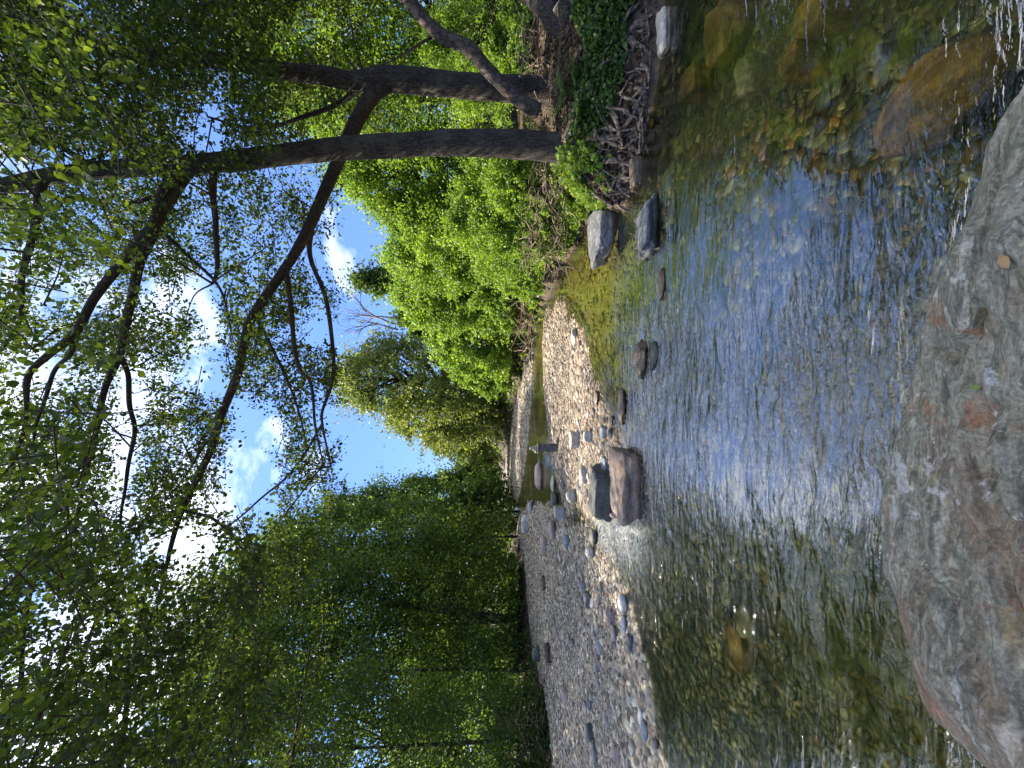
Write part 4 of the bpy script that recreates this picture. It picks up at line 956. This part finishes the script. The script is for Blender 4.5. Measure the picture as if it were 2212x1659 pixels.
D = {k: np.min(np.linalg.norm(SC[:, None] - P[None, ::4], axis=2), 1) for k, P in allL.items()}
keys = list(allL); own = np.argmin(np.stack([D[k] for k in keys]), 0)
for ki, k in enumerate(keys):
    S_ = SC[own == ki]
    if not len(S_): continue
    m_ = 17; Nn = len(S_)
    ax = r.normal(size=(Nn, 3)); ax[:, 2] = ax[:, 2] * 0.45 - 0.15; ax /= np.linalg.norm(ax, axis=1)[:, None]
    Ln = r.uniform(0.28, 0.62, Nn)
    tt = r.uniform(-.5, .5, (Nn, m_)); side = r.normal(0, 0.045, (Nn, m_, 3))
    C = S_[:, None] + ax[:, None] * (tt * Ln[:, None])[..., None] + side
    tint = np.clip(np.repeat(r.beta(2, 2.4, Nn), m_) + r.normal(0, 0.12, Nn * m_), 0, 1)
    leaves('crown', C.reshape(-1, 3), r.uniform(0.026, 0.058, Nn * m_), tint, M['alder_leaf'], trees[k], up=0.5)
    # twigs: one per spray, plus longer ones back to the limb
    acc = Acc(); P = allL[k]
    for q in range(0, Nn, 2):
        p0 = S_[q] - ax[q] * Ln[q] * .6; p1 = S_[q] + ax[q] * Ln[q] * .55
        V, F_ = tube(np.array([p0, (p0 + p1) / 2 + r.normal(0, .02, 3), p1]), np.array([.006, .0045, .002]), 3, ends=False); acc.add(V, F_)
    for q in r.choice(Nn, min(Nn, 260), replace=False):
        dd2 = np.linalg.norm(P - S_[q], axis=1); kk = np.argmin(dd2)
        if dd2[kk] > 1.5 or dd2[kk] < 0.3: continue
        mid = (P[kk] + S_[q]) / 2 + r.normal(0, 0.12, 3) + np.array([0, 0, .1])
        Q = smooth_path(np.array([P[kk], mid, S_[q]]), 9); V, F_ = tube(Q, np.linspace(.014, .004, 9), 4, ends=False); acc.add(V, F_)
    if k != 'C': acc.build('twigs', M['bark_limb'], trees[k])

# ------------------------------------------------------------------ mid and far trees
def leafy_tree(name, label, x, y, H, Wd, n_leaf, size, mat, seed, clumps=90, base=0.05, cat='tree', group=None, shape='round', trunk_r=0.09, lean=0.0, flat=0.75, bark='bark_limb', outw=0.7, uplift=0.4, zb=None, dy=None):
    r = np.random.default_rng(seed)
    z0 = hgt(x, y) if zb is None else zb
    root = thing(name, label, cat, (x, y, z0), group)
    # clump centres
    t_ = r.uniform(0, 1, clumps * 3) ** 0.85
    if shape == 'round': prof = np.sqrt(np.clip(1 - (2 * t_ - 0.95) ** 2, 0.02, 1))
    elif shape == 'cone': prof = (1 - t_) ** 0.75 * 0.95 + 0.08
    elif shape == 'dome': prof = np.clip(1 - t_ ** 2.4, 0.05, 1) ** 0.6
    else: prof = np.where(t_ < 0.35, 0.55 + t_, 0.95 * np.sqrt(np.clip(1 - ((t_ - .3) / .72) ** 2, 0.03, 1)))
    ph = r.uniform(0, 2 * np.pi, len(t_)); rad = r.uniform(0.25, 1, len(t_)) ** 0.5 * prof
    lob = 1 + 0.28 * noise(np.stack([np.cos(ph) * 1.5, np.sin(ph) * 1.5, t_ * 3], -1), 1.3, seed)
    D_ = dy or Wd
    C = np.stack([x + rad * lob * Wd / 2 * np.cos(ph) + lean * t_, y + rad * lob * D_ / 2 * np.sin(ph), z0 + H * (base + (1 - base) * t_)], -1)[:clumps * 3]
    clumps = int(clumps * 2.2); C = C[:clumps]; t_ = t_[:clumps]
    cr = r.uniform(0.035, 0.10, clumps) * (H + Wd) * 0.5
    per = r.multinomial(n_leaf, cr ** 2 / (cr ** 2).sum())
    idx = np.repeat(np.arange(clumps), per)
    d = r.normal(size=(n_leaf, 3)); d /= np.linalg.norm(d, axis=1)[:, None]
    d[:, 2] = np.where(r.uniform(size=n_leaf) < 0.35, np.abs(d[:, 2]), d[:, 2])
    rr = r.uniform(0.15, 1.3, n_leaf) ** 0.6
    ax_c = r.normal(size=(clumps, 3)); ax_c[:, 2] = np.abs(ax_c[:, 2]) * 1.3; ax_c /= np.linalg.norm(ax_c, axis=1)[:, None]
    P = d * rr[:, None] * (cr[idx] * 0.72)[:, None] * np.array([1, 1, flat])
    P += ax_c[idx] * (r.normal(0, 1.0, n_leaf) * cr[idx])[:, None]
    P += C[idx]
    P[:, 2] = np.maximum(P[:, 2], z0 + 0.02 + r.uniform(0, .15, n_leaf))
    tint = np.clip(r.beta(2.2, 2.2, clumps)[idx] + r.normal(0, 0.14, n_leaf), 0, 1)
    leaves('crown', P, size * r.uniform(0.7, 1.35, n_leaf), tint, mat, root, up=uplift, hexa=False, outward=outw * d)
    # skeleton
    a = Acc(); top = np.array([x + lean * .8, y, z0 + H * 0.85])
    Q = smooth_path(np.array([[x, y, z0 - .1], [x + r.normal(0, .08) + lean * .2, y, z0 + H * .35], top]), 16); V, F_ = tube(Q, np.linspace(trunk_r, trunk_r * .15, 16), 10, 0.06, seed); a.add(V, F_)
    a.build('trunk', M[bark], root)
    a = Acc()
    for k in range(0, clumps, 6):
        st_ = np.array([x + lean * t_[k] * .6, y, z0 + max(0.05, t_[k] * .7) * H]); mid = (st_ + C[k]) / 2 + np.array([0, 0, -.04 * H])
        QQ = smooth_path(np.array([st_, mid, C[k]]), 7); V, F_ = tube(QQ, np.linspace(trunk_r * .33, trunk_r * .08, 7), 5, ends=False); a.add(V, F_)
    a.build('branches', M[bark], root)
    return root
def tree_px(label, dyc, topdx, Yd, wpx, n_leaf, mat, seed, name='leafy_tree', lsz=6.5, **kw):
    if mat == 'bush_leaf': n_leaf = int(n_leaf * 1.6); wpx *= 1.08; lsz *= 0.84; kw['clumps'] = int(kw.get('clumps', 90) * 1.4)
    p_ = W(1100, dyc, Yd); x = p_[0]; z0 = hgt(x, Yd)
    ztop = W(topdx, dyc, Yd)[2]
    return leafy_tree(name, label, x, Yd, ztop - z0, wpx * K * Yd, n_leaf, lsz * K * Yd, M[mat], seed, **kw)
# right bank, from near to far
tree_px('bright leafy tree behind the thick trunk at the right edge', 40, 470, 8.6, 360, 42000, 'bush_leaf', 801, clumps=110, shape='dome')
tree_px('bright green tree filling the space between the two alder trunks', 225, 600, 9.6, 280, 36000, 'bush_leaf', 802, clumps=110, shape='dome')
tree_px('shrubby tree growing low behind the leaning trunk', 110, 930, 7.2, 260, 12000, 'bush_leaf', 803, name='shrub', cat='shrub', clumps=70, shape='dome')
tree_px('tall bright tree directly left of the straight alder trunk', 390, 740, 11.5, 210, 26000, 'bush_leaf', 804, clumps=120, shape='dome')
tree_px('bright rounded tree below the small white cloud', 480, 845, 11.5, 190, 22000, 'bush_leaf', 805, clumps=100, shape='dome')
tree_px('low bushy shrub over the twig heap on the right bank', 470, 980, 8.6, 260, 15000, 'bush_leaf', 806, name='shrub', cat='shrub', clumps=80, shape='dome')
tree_px('small lime green bush just left of the straight alder at bank height', 395, 1060, 6.9, 150, 7000, 'bush_leaf', 861, name='shrub', cat='shrub', clumps=50, shape='dome', trunk_r=.03)
tree_px('small lime green bush above the twig heap', 500, 1050, 7.9, 150, 7000, 'bush_leaf', 862, name='shrub', cat='shrub', clumps=50, shape='dome', trunk_r=.03)
tree_px('low bush whose leaves hang over the dark undercut waterline', 585, 1065, 10.2, 130, 8000, 'bush_leaf', 863, name='shrub', cat='shrub', clumps=50, shape='dome', trunk_r=.03)
tree_px('low bush at the waterline under the light green tree', 660, 1050, 14.2, 120, 7000, 'bush_leaf', 864, name='shrub', cat='shrub', clumps=50, shape='dome', trunk_r=.03)
tree_px('bush in the shade between the leaning trunk and the old trunk', 110, 1060, 6.4, 170, 7000, 'bush_leaf', 865, name='shrub', cat='shrub', clumps=50, shape='dome', trunk_r=.03)
tree_px('drooping feathery green tree in the middle of the right bank', 560, 845, 13.5, 170, 22000, 'bush_leaf', 807, clumps=110, shape='dome')
tree_px('dark evergreen tree rising above the right bank thicket', 610, 770, 19, 130, 17000, 'dark_leaf', 808, clumps=90, shape='cone')
tree_px('light green tree whose boughs reach down to the water', 640, 865, 15.5, 170, 22000, 'bush_leaf', 809, clumps=110, shape='dome')
tree_px('dark tree behind the bare dead branches', 690, 870, 22, 130, 12000, 'dark_leaf', 810, clumps=80, shape='round')
tree_px('bright bush mound at the bend of the far gravel', 740, 940, 18, 160, 18000, 'bush_leaf', 811, name='shrub', cat='shrub', clumps=100, shape='dome')
tree_px('yellow-green bush next to the willow foot', 800, 985, 20, 110, 9000, 'bush_leaf', 812, name='shrub', cat='shrub', clumps=60, shape='dome')
tree_px('tall airy grey-green willow towering over the far bank', 820, 735, 27, 210, 30000, 'willow_leaf', 813, clumps=150, shape='egg', lsz=5.5, trunk_r=.25)
tree_px('second willow, lower and leaning toward the open sky', 900, 850, 30, 150, 18000, 'willow_leaf', 814, clumps=100, shape='egg', lsz=5.5, trunk_r=.2)
tree_px('olive tree with rounded crown at the far end of the right bank', 950, 930, 34, 120, 12000, 'willow_leaf', 815, clumps=80, shape='dome', lsz=5)
tree_px('bluish green bush below the willows', 880, 1010, 28, 130, 9000, 'willow_leaf', 816, name='shrub', cat='shrub', clumps=60, shape='dome', lsz=5)
tree_px('small bush at the far tip of the distant gravel strip', 985, 1000, 42, 80, 6000, 'far_leaf', 817, name='shrub', cat='shrub', clumps=50, shape='dome', lsz=5)
tree_px('distant tree standing in the gap at the end of the valley', 1010, 985, 80, 80, 6000, 'far_leaf', 818, clumps=60, shape='round', lsz=5, trunk_r=.25)
tree_px('hazy distant tree left of the valley gap', 1050, 975, 70, 90, 6000, 'far_leaf', 819, clumps=60, shape='round', lsz=5, trunk_r=.25)
tree_px('farthest low tree closing the valley', 965, 1000, 90, 100, 5000, 'far_leaf', 820, clumps=60, shape='dome', lsz=5, trunk_r=.25)
# left bank
tree_px('slender dark tree at the head of the left row', 1040, 880, 34, 70, 9000, 'dark_leaf', 830, clumps=70, shape='cone', lsz=5)
tree_px('feathery upswept tree beside the open sky on the left bank', 1090, 715, 30, 140, 24000, 'dark_leaf', 831, clumps=110, shape='cone', lsz=5.5, trunk_r=.07)
tree_px('low spreading green tree over the far left shore', 1105, 960, 27, 130, 14000, 'dark_leaf', 832, clumps=80, shape='dome', lsz=6)
tree_px('tall dark tree standing left of the cairn', 1160, 580, 23, 180, 32000, 'dark_leaf', 833, clumps=120, shape='egg', lsz=6, trunk_r=.07)
tree_px('broad dark tree in the middle of the left bank', 1245, 500, 19.2, 230, 38000, 'dark_leaf', 834, clumps=130, shape='egg', trunk_r=.07, base=.04)
tree_px('tree with bare lower trunk over the gravel on the left bank', 1345, 440, 17, 260, 38000, 'dark_leaf', 835, clumps=130, shape='egg', trunk_r=.07, base=.06)
tree_px('leafy tree with pale undersides toward the left edge', 1450, 400, 14.6, 280, 40000, 'dark_leaf', 836, clumps=120, shape='egg', trunk_r=.07, base=.04)
tree_px('large leafy tree filling the left edge of the view', 1600, 330, 11.2, 320, 40000, 'dark_leaf', 837, clumps=140, shape='egg', trunk_r=.07, base=.04)
tree_px('sunlit pale shrub glowing under the left trees', 1510, 1010, 17.5, 170, 9000, 'bush_leaf', 838, name='shrub', cat='shrub', clumps=60, shape='dome')
tree_px('low shrub at the back of the gravel, partly sunlit', 1290, 1095, 19, 150, 8000, 'bush_leaf', 839, name='shrub', cat='shrub', clumps=50, shape='dome', lsz=5)
tree_px('dark undergrowth bush at the foot of the left trees', 1400, 1085, 17, 180, 9000, 'dark_leaf', 840, name='shrub', cat='shrub', clumps=60, shape='dome')
tree_px('tangled dark bush at the left edge behind the gravel', 1620, 1060, 11.6, 220, 9000, 'dark_leaf', 841, name='shrub', cat='shrub', clumps=60, shape='dome')
for k, (dy_, top_, Y_, w_, lab) in enumerate([(1180, 900, 38, 170, 'shadowy thicket far behind the left row of trees, next to the valley'), (1300, 880, 34, 200, 'shadowy thicket behind the slim bare trunk'), (1420, 870, 29, 220, 'shadowy thicket behind the pale-leaved left tree'), (1560, 850, 24, 260, 'shadowy thicket behind the left edge tree'), (1690, 830, 20, 240, 'shadowy thicket cut by the left edge')]):
    tree_px(lab, dy_, top_, Y_, w_, 14000, 'dark_leaf', 850 + k, name='thicket', cat='thicket', clumps=70, shape='dome', lsz=8)
# single bare trunk on the left bank
p_ = G(1140, 1345, 0.3); Yt = 17.3
tT = thing('slim_trunk', 'slim bare brown trunk leaning slightly at the back of the left gravel', 'tree', tuple(W(1120, 1342, Yt)))
add_branch(tT, [(1140, 1345, Yt, 22), (1060, 1335, Yt, 20), (980, 1320, Yt, 19), (900, 1310, Yt, 15), (820, 1302, Yt, 8)], 40, 12, 'bark_smooth', 'trunk')
for k, (a0, b0_, a1, b1) in enumerate([(1095, 1120, 1030, 1105), (1090, 1135, 1020, 1128), (1080, 1440, 960, 1425), (1082, 1470, 1000, 1405)]):
    o = thing('sapling', ['pale thin sapling stem leaning at the far shore', 'darker thin stem beside the leaning sapling', 'thin whip-like stem among the left undergrowth', 'slanting thin stem near the whip-like one'][k], 'sapling', tuple(W(a0, b0_, 18 if k > 1 else 27)))
    add_branch(o, [(a0 + 14, b0_, 18 if k > 1 else 27, 5), ((a0 + a1) / 2, (b0_ + b1) / 2 + 4, 18 if k > 1 else 27, 4), (a1, b1, 18 if k > 1 else 27, 2)], 12, 6, 'twig', 'stem')
# dead tree
dead = thing('dead_tree', 'bare pale dead tree spreading leafless branches against the sky', 'tree', tuple(W(1050, 700, 24)))
acc = Acc(); r = np.random.default_rng(44)
def grow(p0, d0, ln, rad, lv):
    P = [p0]; d = d0
    for q in range(5):
        d = d + r.normal(0, 0.10, 3); d /= np.linalg.norm(d); P.append(P[-1] + d * ln / 5)
    V, F_ = tube(smooth_path(np.array(P), 8), np.linspace(rad, rad * 0.55, 8), 5, ends=False); acc.add(V, F_)
    if lv > 0:
        for q in range(3):
            nd = d + r.normal(0, 0.33, 3) * np.array([1, 1, .6]); nd[2] = abs(nd[2]); nd /= np.linalg.norm(nd); grow(P[-1 - (q % 3)], nd, ln * r.uniform(.6, .8), rad * .55, lv - 1)
for b0_, tilt in ((688, 0.10), (700, -0.06), (712, -0.2)):
    p0 = W(860, b0_, 24); grow(p0, np.array([tilt * -1, 0, 1.0]), 1.5, 0.07, 3)
acc.add(*tube(np.array([W(1060, 700, 24), W(950, 700, 24), W(860, 700, 24)]), np.array([.14, .12, .08]), 7)); acc.build('branches', M['dead'], dead)

# ------------------------------------------------------------------ ground cover
def cover(name, label, N, x0, x1, y0, y1, mat, size, zr, seed, test, cat='ground cover', up=1.0, hexa=True, patch=0.0, near=3.0, far=9.0):
    r = np.random.default_rng(seed)
    a = r.uniform(x0, x1, N); b = r.uniform(y0, y1, N)
    # march down to the bank in one go
    t_ = near * (far / near) ** np.linspace(0, 1, 44)
    rr = (830 - b) * K; dd = (a - 1106) * K
    dirs = np.stack([rr, CP - dd * SP, -SP - dd * CP], -1)
    P = np.array([0, 0, CAM_H]) + dirs[:, None] * t_[None, :, None]
    h = terrain(P[..., 0].ravel(), P[..., 1].ravel()).reshape(N, -1)
    hit = P[..., 2] < h; k = np.argmax(hit, 1); ok = hit.any(1)
    Q = P[np.arange(N), k]; Q[:, 0] += r.normal(0, .06, N); Q[:, 1] += r.normal(0, .06, N)
    z_, bd, so = terrain(Q[:, 0], Q[:, 1], True)
    Q[:, 2] = z_ + r.uniform(0.005, zr, N)
    ok &= test(Q, so, a, b)
    if patch: ok &= noise(Q, 2.2, seed) > patch
    Q = Q[ok]
    o = leaves(name, Q, size * r.uniform(.6, 1.4, len(Q)), np.clip(r.beta(2, 2, len(Q)), 0, 1), mat, None, up=up, hexa=hexa)
    return tag(o, label, cat, kind='stuff')
cover('ivy', 'dark green ivy and small leaves covering the shaded right bank', 14000, 1050, 1420, -160, 330, M['ivy_leaf'], 0.045, 0.14, 61, lambda Q, so, a, b: (so > .5) & (Q[:, 2] > 0.10) & ~((np.abs(a - 1215) < 50) & (np.abs(b - 215) < 95)), patch=0.02)
cover('bank_grass', 'sunlit light green grass and weeds on the bank beside the twig heap', 20000, 1130, 1310, 330, 600, M['grass'], 0.07, 0.18, 62, lambda Q, so, a, b: (so > .4) & (Q[:, 2] > 0.10), patch=-0.5, up=0.0, cat='grass')
cover('leaf_litter', 'brown dead leaves strewn over the right bank soil', 9000, 1100, 1400, -160, 560, M['litter'], 0.045, 0.03, 63, lambda Q, so, a, b: (so > .5) & (Q[:, 2] > 0.05), cat='leaf litter', up=2)
cover('undergrowth', 'low green weeds along the back edge of the left gravel bar', 20000, 1085, 1230, 1090, 1760, M['dark_leaf'], 0.085, 0.22, 64, lambda Q, so, a, b: (so > .45), patch=-0.25, near=6, far=30, hexa=False)
cover('far_grass', 'grass and weeds growing along the far shore under the right trees', 10000, 1070, 1180, 560, 1100, M['grass'], 0.16, 0.3, 65, lambda Q, so, a, b: (so > .45), near=9, far=60, hexa=False, cat='grass')
cover('forest_floor_litter', 'brown leaf litter and soil debris under the left trees', 9000, 1075, 1200, 1090, 1760, M['litter'], 0.09, 0.04, 66, lambda Q, so, a, b: (so > .5), near=6, far=30, cat='leaf litter', hexa=False, up=2)

# heaps of dry twigs
def twig_heap(name, label, x0, x1, y0, y1, Y0, Y1, N, seed, ln=0.35, rad=0.007, wild=1.0):
    r = np.random.default_rng(seed); acc = Acc()
    for k in range(N):
        p0 = W(r.uniform(x0, x1), r.uniform(y0, y1), r.uniform(Y0, Y1)); d = r.normal(size=3) * np.array([1, .7, .6 * wild]); d /= np.linalg.norm(d)
        l_ = ln * r.uniform(.4, 1.5); P = [p0]
        for q in range(4): d = d + r.normal(0, .22, 3); d /= np.linalg.norm(d); P.append(P[-1] + d * l_ / 4)
        V, F_ = tube(smooth_path(np.array(P), 9), np.linspace(rad * r.uniform(.5, 1.6), rad * .3, 9), 4, ends=False); acc.add(V, F_)
    return tag(acc.build(name, M['twig']), label, 'twigs', kind='stuff')
twig_heap('twig_heap', 'sunlit heap of dry pale twigs above the water behind the veined boulder', 1120, 1225, 440, 590, 6.2, 7.4, 150, 71)
twig_heap('dry_brush', 'dry reddish stalks on top of the right bank left of the alder', 1140, 1215, 350, 450, 5.6, 6.4, 90, 72, 0.25)
twig_heap('dead_twigs', 'dead grey twigs in the dark hollow behind the alder trunks', 1120, 1230, 60, 210, 5.3, 6.2, 220, 73, 0.35)
twig_heap('brushwood', 'brushwood and exposed roots under the left edge trees', 1090, 1185, 1540, 1760, 10.4, 11.6, 260, 74, 0.5, 0.008)
twig_heap('shore_brush', 'dry brush hanging at the far waterline under the drooping trees', 1120, 1150, 600, 760, 11.5, 14, 120, 75, 0.6, 0.012)
# ferns
def fern(dx, dy, Yd, n, ln, label, seed):
    r = np.random.default_rng(seed); p_ = bank_hit(dx, dy, 0.02); root = thing('fern', label, 'fern', tuple(p_))
    for k in range(n):
        a0 = r.uniform(0, 2 * np.pi); out_ = np.array([math.cos(a0), math.sin(a0), 0]); L0 = ln * r.uniform(.7, 1.1)
        t_ = np.linspace(0, 1, 16); path = p_ + out_ * (t_ * L0 * .85)[:, None] + np.array([0, 0, 1]) * (L0 * (1.15 * t_ - 0.75 * t_ ** 2))[:, None]
        acc = Acc(); V, F_ = tube(path, np.linspace(.003, .001, 16), 4, ends=False); acc.add(V, F_, .3)
        sd2 = np.cross(out_, [0, 0, 1.0])
        for q in range(2, 16):
            wl = ln * 0.26 * math.sin(math.pi * (q / 16) ** .7) + .005
            for s_ in (-1, 1):
                b0_ = path[q]; tip = b0_ + s_ * sd2 * wl + out_ * wl * .25 - np.array([0, 0, wl * .15]); m_ = (b0_ + tip) / 2; wv = out_ * wl * .14
                acc.add(np.array([b0_, m_ + wv, tip, m_ - wv]), np.array([[0, 1, 2, 3]]), r.uniform(.3, .8))
        acc.build('frond', M['ivy_leaf'], root)
fern(1230, 205, 5.2, 9, 0.42, 'dark fern in the hollow between the alder roots', 91)
fern(1262, 250, 5.0, 8, 0.36, 'lower fern hanging over the roots', 92)
fern(1255, 170, 5.0, 7, 0.34, 'fern at the ivy edge nearest the right side', 93)
print('faces', sum(len(o.data.polygons) for o in bpy.data.objects if o.type == 'MESH'))
